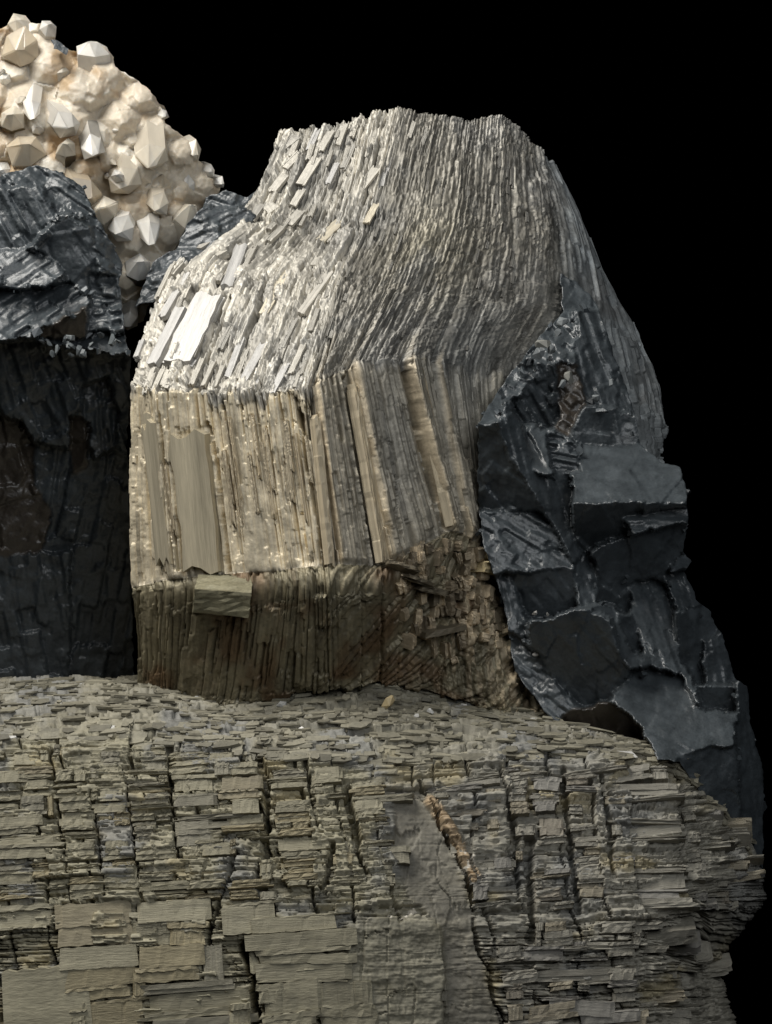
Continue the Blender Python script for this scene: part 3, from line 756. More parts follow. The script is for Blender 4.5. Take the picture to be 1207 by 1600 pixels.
# ================================================================== 3  faceted dark mineral masses
def facet(name, poly, d0, gx, gy, parent, mat, col, style=None, back=150, step=2.4, rough=3.0, edge_n=2.6, dome=0.0, grow=0.0, extra=None):
    """a solid broken face: jagged outline, relief on the front, walls running back"""
    poly = [tuple(map(float, p)) for p in poly]
    mx_, my_ = np.mean([p[0] for p in poly]), np.mean([p[1] for p in poly])
    poly = [(x + grow * (x - mx_) / (math.hypot(x - mx_, y - my_) + 1e-6), y + grow * (y - my_) / (math.hypot(x - mx_, y - my_) + 1e-6)) for x, y in poly]
    k = abs(hash((int(poly[0][0]), int(poly[0][1]), len(poly)))) % 997 + 0.5
    pts = []
    for i in range(len(poly)):
        (x0, y0), (x1, y1) = poly[i], poly[(i + 1) % len(poly)]
        n = max(1, int(math.hypot(x1 - x0, y1 - y0) / step))
        for q in range(n):
            f = q / n; x, y = x0 + (x1 - x0) * f, y0 + (y1 - y0) * f
            if q:
                x += edge_n * 2 * float(fbm(np.array(x / 9.0), np.array(y / 9.0), k, 3)); y += edge_n * 2 * float(fbm(np.array(x / 9.0), np.array(y / 9.0), k + 9, 3))
            pts.append((x, y))
    nb_ = len(pts)
    xs = [p[0] for p in pts]; ys = [p[1] for p in pts]
    gxs, gys = np.meshgrid(np.arange(min(xs), max(xs), step), np.arange(min(ys), max(ys), step))
    gxs = gxs + rng.uniform(-.3, .3, gxs.shape) * step; gys = gys + rng.uniform(-.3, .3, gys.shape) * step
    ins = in_poly(gxs, gys, pts)
    q = np.stack([gxs[ins], gys[ins]], -1)
    bp_ = np.array(pts)
    if len(q):
        keep = np.ones(len(q), bool)
        for c in range(0, len(bp_), 64):
            dd = ((q[:, None] - bp_[None, c:c + 64]) ** 2).sum(-1).min(1); keep &= dd > (step * 0.55) ** 2
        q = q[keep]
    allp = np.concatenate([bp_, q]) if len(q) else bp_
    r = delaunay_2d_cdt([Vector(p) for p in allp], [(i, (i + 1) % nb_) for i in range(nb_)], [], 1, 1e-4)
    v2 = np.array([tuple(v) for v in r[0]]); F = [list(f) for f in r[2]]
    x, y = v2[:, 0], v2[:, 1]
    cx, cy = bp_.mean(0)
    d = d0 + gx * (x - cx) + gy * (y - cy)
    if dome:
        rr = np.hypot((x - cx) / (np.ptp(bp_[:, 0]) / 2), (y - cy) / (np.ptp(bp_[:, 1]) / 2)); d = d - dome * rr ** 2
    d = d + rough * 2.2 * fbm(x / 22, y / 22, k) + rough * 1.0 * fbm(x / 6, y / 6, k + 3)
    tone = 1 + 0.35 * fbm(x / 18, y / 18, k + 20)
    if style:
        ang, wv, lu, amp = style
        ca, sa = math.cos(math.radians(ang)), math.sin(math.radians(ang))
        u, w = x * ca + y * sa, -x * sa + y * ca
        amp = amp * 0.75
        h, h2, ev, eu, fv, fu = cells(u, w, wv, lu, k, 1.0)
        d = d + amp * (h - 0.5) - amp * 0.5 * ((ev < 1.2) & (h2 > 0.5))
        h, h2, *_ = cells(u, w, wv * 0.37, lu * 0.4, k + 6, 0.5)
        d = d + amp * 0.35 * (h - 0.5)
    if extra is not None: d = d + extra(x, y)
    # conchoidal scallops
    d = d + rough * 1.3 * np.abs(fbm(x / 14 + 0.3 * y / 14, y / 30, k + 30, 3)) * 2
    P = at(x, y, d)
    col = np.asarray(col, float)[None] * tone[:, None]
    # boundary loop of the triangulation = first nb_ input points
    n0 = len(P)
    key = {}
    for i, p in enumerate(v2): key[(round(p[0], 2), round(p[1], 2))] = i
    ring = [key.get((round(p[0], 2), round(p[1], 2))) for p in pts]
    ring = [i for i in ring if i is not None]
    bk = at(x[ring] * 0.9 + cx * 0.1, y[ring] * 0.9 + cy * 0.1, d[ring] * 0 + d.min() - back)
    m = len(ring)
    faces = F + [[ring[i], ring[(i + 1) % m], n0 + (i + 1) % m, n0 + i] for i in range(m)] + [[n0 + i for i in range(m)]]
    P = np.concatenate([P, bk]); col = np.concatenate([col, col[ring]])
    return mesh_obj(name, P, faces, mat, parent, col)

DK = DB = (0.050, 0.059, 0.065); BR = (0.045, 0.037, 0.029); BLK = (0.034, 0.037, 0.040)
def subfacets(x, y, size, tilt, k):
    """small conchoidal planes: each point takes the tilt of its nearest cell seed"""
    ci, cj = np.floor(x / size), np.floor(y / size)
    best = np.full(x.shape, 1e9); out = np.zeros(x.shape)
    for a in (-1, 0, 1):
        for b in (-1, 0, 1):
            sx = (ci + a + hsh(ci + a, cj + b, k)) * size; sy = (cj + b + hsh(ci + a, cj + b, k + 1)) * size
            dd = (x - sx) ** 2 + (y - sy) ** 2
            v = tilt * 2 * ((hsh(ci + a, cj + b, k + 2) - .5) * (x - sx) + (hsh(ci + a, cj + b, k + 3) - .5) * (y - sy)) + tilt * size * 0.35 * (hsh(ci + a, cj + b, k + 4) - .5)
            m = dd < best; best = np.where(m, dd, best); out = np.where(m, v, out)
    return out

def mass(parent, outline, faces, groups, name, back=200, step=1.9, gain=1.0, reg=0.25, spread=1.0, lump=5.0):
    """one solid mineral mass: every point belongs to the face it lies in, faces are fitted to meet along ridges"""
    polys = [f[0] for f in faces]
    cen = np.array([np.mean(p, axis=0) for p in polys])
    G = np.array([(f[2], f[3]) for f in faces]) * gain; D0 = np.array([f[1] for f in faces], float)
    D0 = np.median(D0) + (D0 - np.median(D0)) * spread
    def labels(x, y):
        xw = x + 5 * fbm(x / 18, y / 18, 81, 3) + subfacets(x, y, 16, .28, 83.0); yw = y + 5 * fbm(x / 18, y / 18, 82, 3) + subfacets(x, y, 16, .28, 87.0)
        lab = np.full(x.shape, -1); best = np.full(x.shape, 1e9)
        for i, p in enumerate(polys):
            ins = in_poly(xw, yw, p); dd = seg_dist(xw, yw, list(p) + [p[0]])
            near = dd < best
            upd = near & (lab < 0) | ins & True
            m = (~ins) & near & (best > 0); lab[m] = i; best[m] = dd[m]
            lab[ins] = i; best[ins] = 0
        return lab
    xs = [p[0] for p in outline]; ys = [p[1] for p in outline]
    gx, gy = np.meshgrid(np.arange(min(xs), max(xs), 3.0), np.arange(min(ys), max(ys), 3.0))
    lab = labels(gx, gy); ok = in_poly(gx, gy, outline)
    n = len(faces); A = np.zeros((n, n)); b = np.zeros(n); cnt = np.ones(n)
    for (la, lb, xx, yy, m) in ((lab[:, :-1], lab[:, 1:], gx[:, 1:], gy[:, 1:], ok[:, :-1] & ok[:, 1:]), (lab[:-1], lab[1:], gx[1:], gy[1:], ok[:-1] & ok[1:])):
        sel = (la != lb) & m
        for i, k, x, y in zip(la[sel], lb[sel], xx[sel], yy[sel]):
            r = G[i] @ (np.array((x, y)) - cen[i]) - G[k] @ (np.array((x, y)) - cen[k])
            A[i, i] += 1; A[k, k] += 1; A[i, k] -= 1; A[k, i] -= 1; b[i] -= r; b[k] += r; cnt[i] += 1; cnt[k] += 1
    A += np.diag(reg * cnt); b += reg * cnt * D0
    c0 = np.linalg.solve(A, b)
    def depth(x, y):
        lab = labels(x, y); d = np.zeros(x.shape); col = np.zeros(x.shape + (3,))
        for i, f in enumerate(faces):
            m = lab == i
            if not m.any(): continue
            X_, Y_ = x[m], y[m]; k = 11.0 + 7 * i
            v = c0[i] + G[i, 0] * (X_ - cen[i, 0]) + G[i, 1] * (Y_ - cen[i, 1])
            v = v + lump * fbm(X_ / 38, Y_ / 38, k, 3) + 1.8 * fbm(X_ / 10, Y_ / 10, k + 2, 3)
            xq, yq = X_ + 8 * fbm(X_ / 20, Y_ / 20, k + 31, 2), Y_ + 8 * fbm(X_ / 20, Y_ / 20, k + 32, 2)
            v = v + (subfacets(xq, yq * 0.7, 46, 0.24, k) if not f[5] else subfacets(xq, yq, 60, 0.10, k))
            st = f[5] or (35 + (i * 47) % 110, 22, 70, 3.0)
            ang, wv, lu, amp = st
            ca, sa = math.cos(math.radians(ang)), math.sin(math.radians(ang))
            u, w = X_ * ca + Y_ * sa, -X_ * sa + Y_ * ca
            h, h2, ev, eu, *_ = cells(u, w, wv, lu, k, 0.25)
            v = v + 1.25 * amp * (h - 0.5)
            h, h2, *_ = cells(u, w, wv * 0.4, lu * 0.5, k + 6, 0.8)
            v = v + amp * 0.3 * (h - 0.5)
            d[m] = v; col[m] = np.array(f[4])[None] * (1 + 0.4 * fbm(X_ / 20, Y_ / 20, k + 20))[:, None]
        d = d + 14 * np.clip(fbm(x / 70, y / 70, 91, 2), -.3, .3)
        return d, col, lab
    def soft_depth(x, y):          # worn rather than razor edges: average the relief over a small patch
        d, col, lab = depth(x, y)
        d = d * 2; col = col * 2
        for a in range(4):
            d_, c_, _ = depth(x + 2.3 * math.cos(a * 1.5708 + .4), y + 2.3 * math.sin(a * 1.5708 + .4))
            d = d + d_; col = col + c_
        return d / 6 + 1.4 * fbm(x / 5, y / 5, 95, 3), col / 6, lab
    return solid(name, outline, soft_depth, parent, M['dark'], groups, back, step)

def solid(name, outline, depth, parent, mat, groups=None, back=200, step=1.9, edge_n=2.2):
    """a sheet of relief inside an outline, closed backwards; cut into the blocks named by groups"""
    pts = []
    ol = [tuple(map(float, p)) for p in outline]
    for i in range(len(ol)):
        (x0, y0), (x1, y1) = ol[i], ol[(i + 1) % len(ol)]
        n = max(1, int(math.hypot(x1 - x0, y1 - y0) / step))
        f = np.arange(n) / n; x = x0 + (x1 - x0) * f; y = y0 + (y1 - y0) * f
        x2 = x + edge_n * 3 * fbm(x / 11, y / 11, 5.0, 3); y2 = y + edge_n * 3 * fbm(x / 11, y / 11, 15.0, 3)
        pts += list(zip(x2, y2))
    bp_ = np.array(pts); nb_ = len(pts)
    gxs, gys = np.meshgrid(np.arange(bp_[:, 0].min(), bp_[:, 0].max(), step), np.arange(bp_[:, 1].min(), bp_[:, 1].max(), step))
    gxs = gxs + rng.uniform(-.25, .25, gxs.shape) * step; gys = gys + rng.uniform(-.25, .25, gys.shape) * step
    ins = in_poly(gxs, gys, pts); q = np.stack([gxs[ins], gys[ins]], -1)
    keep = seg_dist(q[:, 0], q[:, 1], [tuple(p) for p in bp_[::2]] + [tuple(bp_[0])]) > step * 0.6
    allp = np.concatenate([bp_, q[keep]])
    r = delaunay_2d_cdt([Vector(p) for p in allp], [(i, (i + 1) % nb_) for i in range(nb_)], [], 1, 1e-4)
    v2 = np.array([(v[0], v[1]) for v in r[0]]); T = np.array([f[:3] for f in r[2] if len(f) == 3])
    x, y = v2[:, 0], v2[:, 1]
    d, col, lab = depth(x, y)
    P = at(x, y, d)
    e = np.concatenate([T[:, [0, 1]], T[:, [1, 2]], T[:, [2, 0]]])          # boundary edges -> walls running back
    own = np.tile(np.arange(len(T)), 3)
    key = np.sort(e, 1); key = key[:, 0].astype(np.int64) * len(P) + key[:, 1]
    uq, inv, ct = np.unique(key, return_inverse=True, return_counts=True)
    bd = ct[inv] == 1
    be, bo_ = e[bd], own[bd]
    B = at(x * 0.92 + x.mean() * 0.08, y * 0.96 + y.mean() * 0.04, np.full(x.shape, d.min() - back))
    allP = np.concatenate([P, B]); allC = np.concatenate([col, col]); n0 = len(P)
    W = np.concatenate([np.stack([be[:, 1], be[:, 0], be[:, 0] + n0], -1), np.stack([be[:, 1], be[:, 0] + n0, be[:, 1] + n0], -1)])
    tl = lab[T[:, 0]]
    gmap = np.zeros(lab.max() + 1, int)
    for g, ids in enumerate(groups or []):
        for i in ids: gmap[i] = g
    tg = gmap[tl]; wg = np.concatenate([tg[bo_], tg[bo_]])
    out = []
    for g in np.unique(tg):
        F = np.concatenate([T[tg == g], W[wg == g]])
        u, iv = np.unique(F, return_inverse=True)
        out.append(mesh_obj(name, allP[u], iv.reshape(-1, 3), mat, parent, allC[u]))
    return out

right = thing('dark_mineral_mass', 'blue-black broken mineral mass along the right side of the bent crystal', 'mineral')
DF = [
 ([(748,669),(780,656),(801,719),(834,774),(855,812),(838,799),(750,795)], -75, .25, -.35, DK, None),
 ([(786,627),(801,669),(822,686),(839,744),(893,749),(899,883),(885,862),(860,816),(801,719),(780,656)], -70, -.55, .15, DB, (75,8,60,6)),
 ([(826,677),(843,656),(857,686),(860,740),(834,736)], -78, -.1, .5, DB, None),
 ([(755,639),(776,618),(787,632),(782,657),(759,662)], -85, -.2, .8, DB, (60,6,30,4)),
 ([(750,799),(839,799),(868,824),(897,887),(813,896),(776,870),(755,833)], -90, -.1, .15, DB, (30,12,50,6)),
 ([(813,896),(897,887),(902,946),(860,963),(822,963),(792,929)], -150, 0, -.35, DK, None),
 ([(906,698),(990,698),(1007,700),(1032,723),(1063,732),(1074,770),(1074,786),(994,782),(897,786),(893,753)], -95, -.08, .85, DB, (4,14,90,5)),
 ([(897,789),(994,783),(1074,787),(1072,820),(1049,822),(994,833),(935,851),(897,845)], -80, -.05, -.75, DK, None),
 ([(969,805),(1074,791),(1072,818),(986,835)], -62, -.05, .3, DB, (0,8,50,5)),
 ([(935,851),(994,833),(1053,822),(1067,866),(1044,887),(969,900),(977,946),(939,942),(931,883)], -128, -.1, -.4, DK, None),
 ([(1063,862),(1080,879),(1070,891),(1050,887)], -118, -.2, .5, DB, None),
 ([(899,883),(929,875),(935,938),(904,950)], -115, -.3, .25, DB, (80,8,30,5)),
 ([(818,982),(901,952),(951,960),(962,994),(981,1043),(970,1077),(943,1096),(913,1107),(875,1077),(826,1005)], -42, .05, -.30, DK, None),
 ([(913,945),(954,945),(977,1009),(1007,1039),(981,1043),(954,967)], -62, -.4, .35, DB, None),
 ([(996,926),(1015,914),(1053,948),(1064,1032),(1091,1096),(1053,1077),(1023,1039),(992,982)], -100, -.2, .4, DB, (70,10,60,6)),
 ([(1053,956),(1091,975),(1106,1001),(1095,1020),(1098,1070),(1083,1047),(1064,1032)], -135, -.35, -.15, DK, None),
 ([(969,960),(990,975),(1003,1009),(992,1013)], -105, -.3, -.2, DK, None),
 ([(1049,895),(1068,892),(1091,941),(1060,948)], -135, -.4, .3, DB, (70,8,30,4)),
 ([(1076,956),(1106,952),(1117,975),(1117,1005),(1095,998)], -150, -.5, .4, DB, None),
 ([(1098,1001),(1129,990),(1148,1066),(1106,1070)], -140, -.4, .1, DK, (75,9,30,5)),
 ([(1091,1072),(1148,1073),(1148,1111),(1102,1113)], -112, -.2, -.3, DK, None),
 ([(992,1051),(1038,1047),(1064,1054),(1091,1107),(1151,1115),(1148,1164),(1060,1183),(1015,1164),(1000,1130),(954,1092)], -40, -.12, .5, DB, (25,26,120,3)),
 ([(1064,1183),(1113,1168),(1151,1172),(1159,1229),(1151,1282),(1125,1259),(1079,1229)], -30, -.3, -.05, DK, (35,14,60,3)),
 ([(1151,1066),(1170,1077),(1170,1130),(1193,1202),(1191,1353),(1163,1282),(1151,1172),(1155,1115)], -105, -.9, .05, DB, (80,7,50,6)),
 ([(901,1111),(943,1096),(970,1111),(1011,1153),(1011,1178),(977,1174),(913,1155)], -120, 0, -.4, BR, None),
 ([(813,560),(843,526),(885,492),(897,509),(901,568),(860,568)], -195, -.1, .5, DB, (50,9,16,10)),
 ([(818,568),(868,568),(876,652),(847,669),(830,652),(788,610)], -205, 0, -.2, DK, (60,10,24,14)),
 ([(868,568),(901,568),(918,623),(885,673),(876,652)], -180, -.1, .1, BR, (40,9,20,8)),
 ([(897,484),(931,484),(939,555),(969,589),(969,623),(918,627),(901,568)], -215, -.3, .2, DK, (70,9,40,5)),
 ([(910,635),(952,648),(990,690),(986,698),(901,694),(897,673)], -150, -.1, -.05, DK, None),
 ([(876,430),(900,440),(931,480),(897,484),(866,478)], -300, -.2, .3, DK, None),
 ([(855,677),(906,698),(906,736),(860,732)], -120, 0, .1, DB, (10,7,40,10)),
 ([(800,900),(820,965),(830,1005),(812,985),(785,930)], -120, -.2, .1, DK, (80,6,20,5)),
 ([(800,1000),(826,1005),(875,1077),(912,1108),(850,1085),(806,1040)], -85, .1, .1, DK, (40,8,20,7)),
 ([(790,595),(830,560),(840,580),(812,622),(786,622)], -170, -.1, .3, DB, (20,7,16,8)),
]
ROUT = [(876,428),(902,440),(935,478),(962,560),(992,640),(1000,694),(1034,722),(1063,730),(1075,768),(1074,820),(1068,862),(1081,879),(1070,893),(1078,912),(1092,942),(1107,952),(1118,978),
        (1130,992),(1148,1060),(1168,1072),(1172,1130),(1193,1202),(1193,1360),(1150,1290),(1100,1250),(1062,1190),(1000,1185),(900,1165),(850,1110),(806,1050),(786,940),(756,850),(748,795),(747,665),(774,618),(790,595),(842,526),(880,488)]
RG = [[0, 1, 2, 3], [4, 5, 32], [6, 7, 8, 31], [9, 10, 11, 16], [12, 13, 33, 24], [14, 15, 17, 18, 19, 20], [21, 22], [23], [25, 26, 27, 34], [28, 29, 30]]
mass(right, ROUT, DF, RG, 'block', gain=2.1, reg=0.9, spread=1.35, lump=6)
# pale grains caught in the hollow
def chunk_mesh(seed, mat, n=14):
    r = np.random.default_rng(seed)
    import bmesh
    bm = bmesh.new()
    for i in range(n):
        v = r.normal(0, 1, 3); v /= np.linalg.norm(v); v *= r.uniform(0.75, 1.05); v = np.clip(v, -0.75, 0.75)
        bm.verts.new(v)
    res = bmesh.ops.convex_hull(bm, input=bm.verts)
    bmesh.ops.delete(bm, geom=[g for g in res['geom_interior'] if isinstance(g, bmesh.types.BMVert)], context='VERTS')
    me = bpy.data.meshes.new('chunk'); bm.to_mesh(me); bm.free(); me.materials.append(mat)
    return me
CH = [chunk_mesh(400 + i, M['chip']) for i in range(10)]
def chunk(name, x, y, d, r, parent, color, sq=(1, 1, 1)):
    o = bpy.data.objects.new(name, random.choice(CH)); COL.objects.link(o)
    o.location = at(x, y, d); o.rotation_euler = [random.uniform(0, 6) for _ in range(3)]
    o.scale = [r * S * q for q in sq]; o.color = (*color, 1)
    if parent: o.parent = parent
    return o
for x, y, r in ((848, 538, 12), (842, 552, 10), (862, 545, 9), (880, 503, 10), (872, 520, 8), (890, 590, 12), (880, 600, 9), (932, 622, 8), (955, 598, 6)):
    chunk('grain', x, y, -160, r * 1.2, right, (0.17, 0.185, 0.19) if r != 12 else (0.2, 0.2, 0.18), (1, .8, 1))
for x, y, r in ((837, 958, 6), (856, 960, 4), (942, 792, 8), (834, 1010, 5), (838, 1022, 6)):
    chunk('grain', x, y, -62, r, right, (0.30, 0.29, 0.27), (1.4, .8, .7))

def shards(parent, polys, n, col, mat, rmin=2.0, rmax=6.5):
    """crumbs of broken mineral along the edges of the faces"""
    V, F, C = [], [], []
    for _ in range(n):
        poly, d0, gx, gy = polys[int(rng.integers(len(polys)))]
        i = int(rng.integers(len(poly))); (x0, y0), (x1, y1) = poly[i], poly[(i + 1) % len(poly)]
        f = rng.uniform(); x, y = x0 + (x1 - x0) * f + rng.normal(0, 3), y0 + (y1 - y0) * f + rng.normal(0, 3)
        if x < -20: continue
        cx, cy = np.mean([p[0] for p in poly]), np.mean([p[1] for p in poly])
        o = at(x, y, d0 + gx * (x - cx) + gy * (y - cy) - rng.uniform(0, 8))
        r = rng.uniform(rmin, rmax) * rng.uniform(.5, 1); b = len(V)
        A = np.linalg.qr(rng.normal(0, 1, (3, 3)))[0] * (np.array((1.5, 1.0, 0.6)) * r * S)[:, None]
        for q in ((-1,-1,-1),(1,-.8,-1),(.9,1,-1),(-.8,.9,-1),(-.7,-.6,1),(.6,-.8,1),(.8,.5,1),(-.5,.8,1)):
            V.append(o + (np.array(q) + rng.normal(0, .2, 3)) @ A)
        for q in ((3,2,1,0),(4,5,6,7),(0,1,5,4),(1,2,6,5),(2,3,7,6),(3,0,4,7)): F.append([b + e for e in q])
        C += [np.array(col) * rng.uniform(.6, 1.5)] * 8
    o = mesh_obj('crumbs', np.array(V), F, mat, parent, np.array(C)); o['kind'] = 'stuff'
shards(right, [(p[0], p[1], p[2], p[3]) for p in DF], 90, DB, M['dark'])

leftm = thing('dark_crystal_group', 'cluster of black stepped crystals with a shadowed wall below, left of the bent crystal', 'mineral')
LF = [  # upper faces run on unseen to the left to shade the lower wall
 ([(-230,285),(0,275),(58,257),(95,269),(132,295),(141,321),(135,338),(98,332),(86,335),(66,292),(0,297)], -215, -.1, .35, DK, (35,9,22,9)),
 ([(-230,295),(66,290),(90,335),(46,384),(-230,395)], -205, .1, .05, DB, (62,11,70,8)),
 ([(46,387),(95,335),(129,338),(144,355),(161,407),(144,458),(124,453),(86,410)], -135, -.1, -.12, DK, (63,26,160,4)),
 ([(98,332),(138,343),(172,375),(190,412),(184,430),(155,427),(144,355)], -185, -.6, .4, DB, (40,7,20,9)),
 ([(-230,388),(57,395),(95,412),(98,438),(49,453),(-230,441)], -115, .05, .35, DB, (-32,10,60,12)),
 ([(-230,445),(49,453),(109,447),(144,467),(98,493),(57,519),(-230,560)], -90, 0, .5, DB, (-33,9,55,13)),
 ([(57,519),(135,484),(132,527),(66,530)], -105, 0, -.6, BR, None),
 ([(138,484),(187,481),(190,516),(155,530),(138,527)], -150, 0, .2, DK, (-10,8,18,10)),
 ([(63,527),(124,533),(155,516),(193,527),(203,558),(155,550),(103,545),(69,539)], -105, 0, .95, DB, (-38,9,22,12)),
 ([(-230,560),(0,545),(69,536),(120,548),(203,556),(200,640),(198,700),(130,720),(60,690),(-230,660)], -310, .05, -.35, DK, (70,24,50,12)),
 ([(-230,640),(0,648),(29,657),(52,697),(43,755),(-230,761)], -330, -.1, -.15, BR, None),
 ([(-230,766),(37,761),(60,778),(80,801),(66,859),(29,870),(-230,890)], -345, -.1, -.15, BR, None),
 ([(95,767),(127,746),(138,801),(135,841),(115,859),(101,827)], -380, -.1, -.15, BR, None),
 ([(52,690),(100,700),(190,700),(196,800),(206,900),(208,1085),(60,1085),(70,860),(80,800)], -400, .05, -.25, DK, (100,26,60,14)),
 ([(-230,885),(60,865),(110,860),(110,1085),(-230,1085)], -400, 0, -.25, DK, (80,24,60,14)),
 ([(130,600),(170,590),(186,640),(180,700),(150,720),(128,660)], -300, -.1, -.1, DK, (85,8,30,8)),
 ([(108,650),(140,660),(138,735),(112,740)], -350, .1, -.15, BR, None),
 ([(140,425),(185,430),(190,470),(165,482),(140,465)], -200, 0, 0, DK, (10,8,20,10)),
]
LOUT = [(-230,300),(0,274),(58,257),(95,268),(132,294),(142,322),(172,374),(192,412),(186,445),(192,480),(196,526),(205,560),(202,640),(198,700),(204,800),(210,1088),(-230,1088)]
LG = [[0], [1], [2, 3], [4], [5, 6], [7, 8, 17], [9, 15, 16], [10], [11], [12, 13], [14]]
mass(leftm, LOUT, LF, LG, 'block', gain=1.7, reg=0.6, spread=1.15, lump=9)
shards(leftm, [(p[0], p[1], p[2], p[3]) for p in LF[:9]], 60, DB, M['dark'])
for k in range(16):
    x, y = random.uniform(66, 200), random.uniform(526, 556)
    chunk('grain', x, y, -95, random.uniform(5, 10), leftm, (0.13, 0.145, 0.15), (1.3, .8, .7))

mid = thing('dark_wedge_crystal', 'small dark wedge-shaped crystal between the cream quartz and the bent crystal', 'mineral')
MF = [([(276,388),(298,343),(322,330),(345,350),(340,392)], -275, .3, .1, DK, (-28,7,40,5)),
      ([(298,343),(336,320),(391,321),(394,352),(369,384),(340,392),(345,350)], -268, -.2, .4, DK, (-28,5,40,5)),
      ([(205,475),(239,410),(280,388),(330,388),(320,410),(285,421),(262,432),(240,470)], -245, 0, .4, DK, (-20,8,24,9)),
      ([(322,308),(352,298),(370,314),(360,324),(330,326)], -380, .3, .3, DB, (20,8,25,8)), ([(370,314),(388,308),(402,298),(402,325),(360,324)], -375, -.3, .4, DB, (-40,8,25,8))]
mass(mid, [(210,478),(239,410),(274,389),(297,343),(318,324),(322,308),(352,298),(386,309),(403,298),(404,326),(396,352),(372,388),(330,402),(285,424),(262,436),(240,472)], MF, [[0, 1], [2], [3, 4]], 'block', back=150, reg=1.0)
tiny = facet('dark_crystal', [(80,62),(90,63),(107,76),(104,86),(84,76)], -395, -.1, .3, None, M['dark'], DK, None, back=30)
tiny['label'] = 'tiny black crystal perched on the upper edge of the cream quartz cluster'; tiny['category'] = 'crystal'

# ================================================================== 4  cream quartz cluster
quartz = thing('quartz_cluster', 'cream and honey coloured cluster of blunt quartz crystals, upper left corner', 'quartz')
QP = [(-140,90),(-60,40),(0,45),(35,31),(60,38),(80,36),(83,60),(108,78),(125,82),(144,68),(164,73),(177,88),(181,104),(201,117),(235,140),(254,175),(257,192),(298,222),(306,248),(328,266),(324,276),(345,288),(336,321),(317,330),(300,400),(250,430),(225,500),(180,520),(150,420),(130,300),(-140,300)]
k = 77.0
_qr = np.random.default_rng(5)
_qs = [(_qr.uniform(-140, 340), _qr.uniform(30, 440), _qr.uniform(0, 42), _qr.uniform(0.9, 2.0), _qr.uniform(0, 6), _qr.uniform(6, 17), _qr.uniform(-.5, .5), _qr.uniform(-.5, .5)) for _ in range(250)]
def quartz_depth(x, y):
    """blunt crystals grown into one another"""
    acc = np.full(x.shape, math.exp(-14 / 1.3))
    tone = np.zeros(x.shape); bst = np.full(x.shape, -1e9)
    for i, (cx, cy, hh, sl, ph, rad, tx, ty) in enumerate(_qs):
        dx, dy = x - cx, y - cy
        di = np.max([np.cos(ph + q * 1.047) * dx + np.sin(ph + q * 1.047) * dy for q in range(6)], axis=0)
        v = hh - sl * np.maximum(di - rad, 0) - 0.25 * di + tx * dx * (di < rad * 2) + ty * dy * (di < rad * 2)
        acc += np.exp(np.clip(v, -60, 80) / 1.3)
        m = v > bst; bst = np.where(m, v, bst); tone = np.where(m, hsh(i, 3.0), tone)
    rel = np.minimum(1.3 * np.log(acc), 48)
    rr = np.hypot((x - QCX) / 200, (y - QCY) / 245)
    d = -412 - .25 * (x - QCX) + .35 * (y - QCY) - 70 * rr ** 2 + rel + 5 * fbm(x / 9, y / 9, 78) + 5 * fbm(x / 30, y / 30, 79)
    col = np.zeros(x.shape + (3,)) + np.array((0.60, 0.53, 0.425))
    col = mixc(col, (0.66, 0.61, 0.52), sstep(0.5, 0.95, tone))
    col = mixc(col, (0.42, 0.29, 0.16), 0.8 * sstep(0.0, 0.2, fbm(x / 45, y / 45, 80, 4)))
    return d, col, np.zeros(x.shape, int)
QCX, QCY = 155.0, 208.0
solid('matrix', QP, quartz_depth, quartz, M['quartz'], None, back=140, step=1.7)

def quartz_mesh(seed, mat):
    r = np.random.default_rng(seed)
    V, F = [], []
    ph = r.uniform(0, 6); n = 6
    rad = r.uniform(0.82, 1.12, n)
    ang = ph + np.arange(n) * math.pi / 3 + r.normal(0, 0.06, n)
    sh = r.uniform(0.60, 0.84, n)               # where the pyramid begins on every side
    for z, s_ in ((0.0, 1.06), (None, 1.0)):
        for i in range(n):
            zz = sh[i] if z is None else z
            V.append((math.cos(ang[i]) * rad[i] * s_, math.sin(ang[i]) * rad[i] * s_, zz))
    tip = len(V); t0 = (r.normal(0, .12), r.normal(0, .12))
    V.append((t0[0] - .22, t0[1], 1.0)); V.append((t0[0] + .25, t0[1] + 0.1, r.uniform(.93, 1.0)))
    F.append([i for i in range(n)][::-1])
    for i in range(n):
        j = (i + 1) % n
        F.append([i, j, n + j, n + i])
        ti = tip if math.cos((ang[i] + ang[j]) / 2) < 0 else tip + 1
        F.append([n + i, n + j, ti])
    F.append([tip, tip + 1, n]); F.append([tip + 1, tip, n + 3])
    me = bpy.data.meshes.new('quartz_point'); me.from_pydata(V, [], F)
    import bmesh
    bm = bmesh.new(); bm.from_mesh(me)
    res = bmesh.ops.convex_hull(bm, input=bm.verts)
    bmesh.ops.delete(bm, geom=[g for g in res['geom_interior'] if isinstance(g, bmesh.types.BMVert)], context='VERTS')
    bmesh.ops.bevel(bm, geom=[e for e in bm.edges if e.calc_face_angle(0) > 0.3], offset=0.05, segments=1, affect='EDGES', clamp_overlap=True)
    bm.to_mesh(me); bm.free()
    me.materials.append(mat)
    return me
QM = [quartz_mesh(500 + i, M['quartz_crystal']) for i in range(12)]
def qd(x, y):
    cx, cy = QCX, QCY
    rr = math.hypot((x - cx) / 200, (y - cy) / 245)
    return -400 - .25 * (x - cx) + .35 * (y - cy) - 70 * rr ** 2
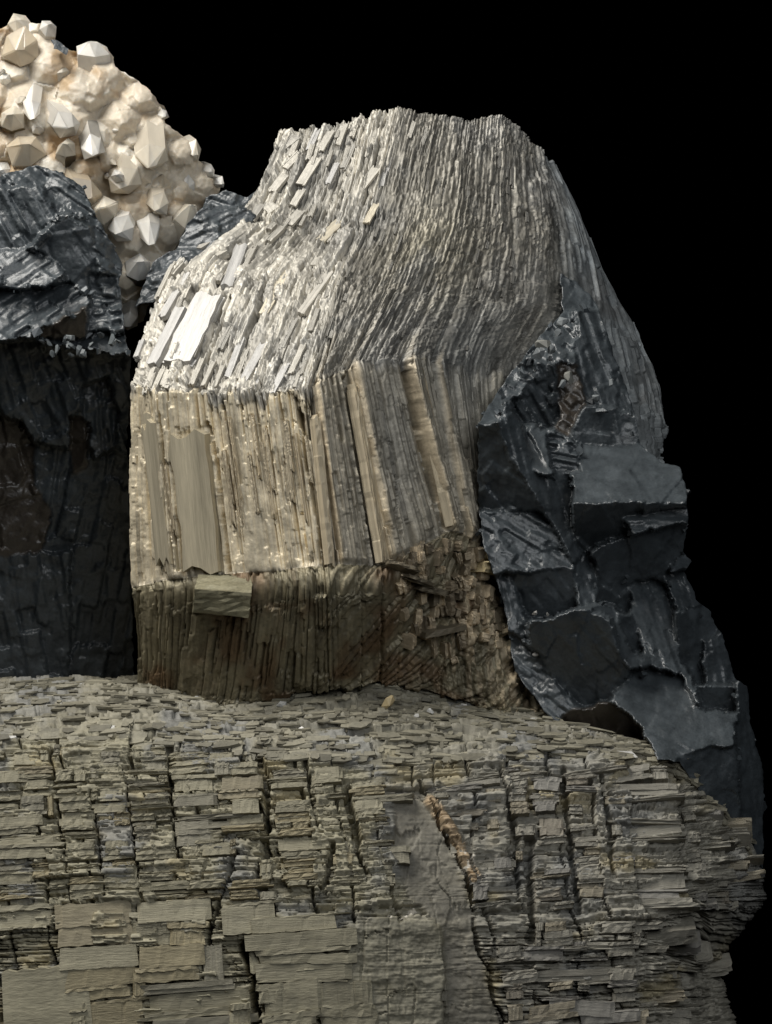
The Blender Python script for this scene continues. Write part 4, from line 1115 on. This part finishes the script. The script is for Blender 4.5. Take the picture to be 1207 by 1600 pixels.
def qcrystal(bx_, by_, tx, ty, r, color, out=26):
    a = Vector(at(bx_, by_, qd(bx_, by_) - 34)); b = Vector(at(tx, ty, qd(tx, ty) + out + 6))
    d = b - a; L = d.length
    o = bpy.data.objects.new('quartz_point', random.choice(QM)); COL.objects.link(o)
    o.location = a; o.rotation_euler = d.to_track_quat('Z', 'Y').to_euler(); o.scale = (r * S, r * S, L)
    o.color = (*color, 1); o.parent = quartz
QW = (0.70, 0.67, 0.61); QC = (0.65, 0.585, 0.475); QB = (0.58, 0.485, 0.355)
HAND = [(54,138,49,184,15,QW,34), (88,178,110,200,22,QW,46), (138,200,148,246,19,QW,40), (103,262,103,220,16,QC,36), (226,318,236,380,19,QW,40),
          (198,336,190,364,20,QW,36), (168,350,158,318,25,QC,30), (262,392,300,318,22,QC,30), (150,112,146,66,25,QW,12), (232,196,238,262,26,QC,26),
          (246,290,250,328,17,QC,34), (205,440,222,412,22,QW,30), (203,480,201,512,16,QW,40), (28,200,18,182,20,QC,30), (30,82,34,70,30,QB,34),
          (50,252,36,226,28,QB,24), (70,64,78,38,14,QW,10), (30,54,34,30,18,QC,6), (200,246,196,296,24,QC,24), (183,282,186,272,10,QW,44),
          (120,286,136,312,30,QB,24), (290,228,304,242,16,QC,10), (314,262,332,268,10,QW,8), (328,280,349,287,10,QW,8), (250,172,257,184,9,QW,8)]
for q in HAND: qcrystal(*q[:4], q[4] * 1.15, q[5], q[6] + 16)
cnt = 0; used = [(q[2], q[3], q[4]) for q in HAND]; tries = 0
while cnt < 22 and tries < 9000:
    tries += 1
    x, y = random.uniform(-30, 325), random.uniform(38, 430)
    r = random.choice((6, 8, 10, 13, 18, 24)) * random.uniform(.9, 1.2)
    if not in_poly(np.array([x, x + r * .6, x, x]), np.array([y, y, y - r * .6, y + r * .6]), QP).all(): continue
    if any(math.hypot(x - a, y - b) < 0.62 * (r + c) for a, b, c in used): continue
    used.append((x, y, r))
    a = math.atan2(y - 250, x - 60) + random.gauss(0, 0.8); L = random.uniform(2, 22)
    c = np.array(random.choice((QC, QC, QB, QW))) * random.uniform(0.88, 1.06)
    qcrystal(x - math.cos(a) * L, y - math.sin(a) * L, x, y, r, tuple(c), out=random.uniform(8, 30)); cnt += 1
print('quartz points', cnt)

# ================================================================== 5  loose chips lying on the layered rock
def loose(x, y, r, color, label, sq):
    m = np.where((Tb > 1.1) & (Tb < 2.2), (X - x) ** 2 + (Y - y) ** 2, 1e9); i = int(m.argmin())
    p = PB.reshape(-1, 3)[i]; n = NBf[i]
    o = bpy.data.objects.new('rock_chip', random.choice(CH)); COL.objects.link(o)
    o.location = p + n * (r * 0.8 * S); o.rotation_euler = [random.uniform(-.4, .4) for _ in range(3)]
    o.scale = [r * S * q for q in sq]; o.color = (*color, 1)
    o['label'] = label; o['category'] = 'chip'; o['group'] = 'loose chips on the layered rock'
loose(478, 1143, 13, (0.72, 0.70, 0.66), 'bright white chip lying alone on the front of the layered rock ledge', (1.1, .7, .8))
loose(605, 1103, 15, (0.55, 0.44, 0.25), 'cream-yellow triangular chip below the foot of the bent crystal', (.8, .7, 1.2))
loose(672, 1117, 8, (0.55, 0.55, 0.53), 'small pale grey chip right of the cream-yellow chip', (1, .7, .8))
loose(440, 1103, 9, (0.42, 0.42, 0.40), 'grey flat chip at the edge of the shadow under the bent crystal', (1.2, .7, .8))
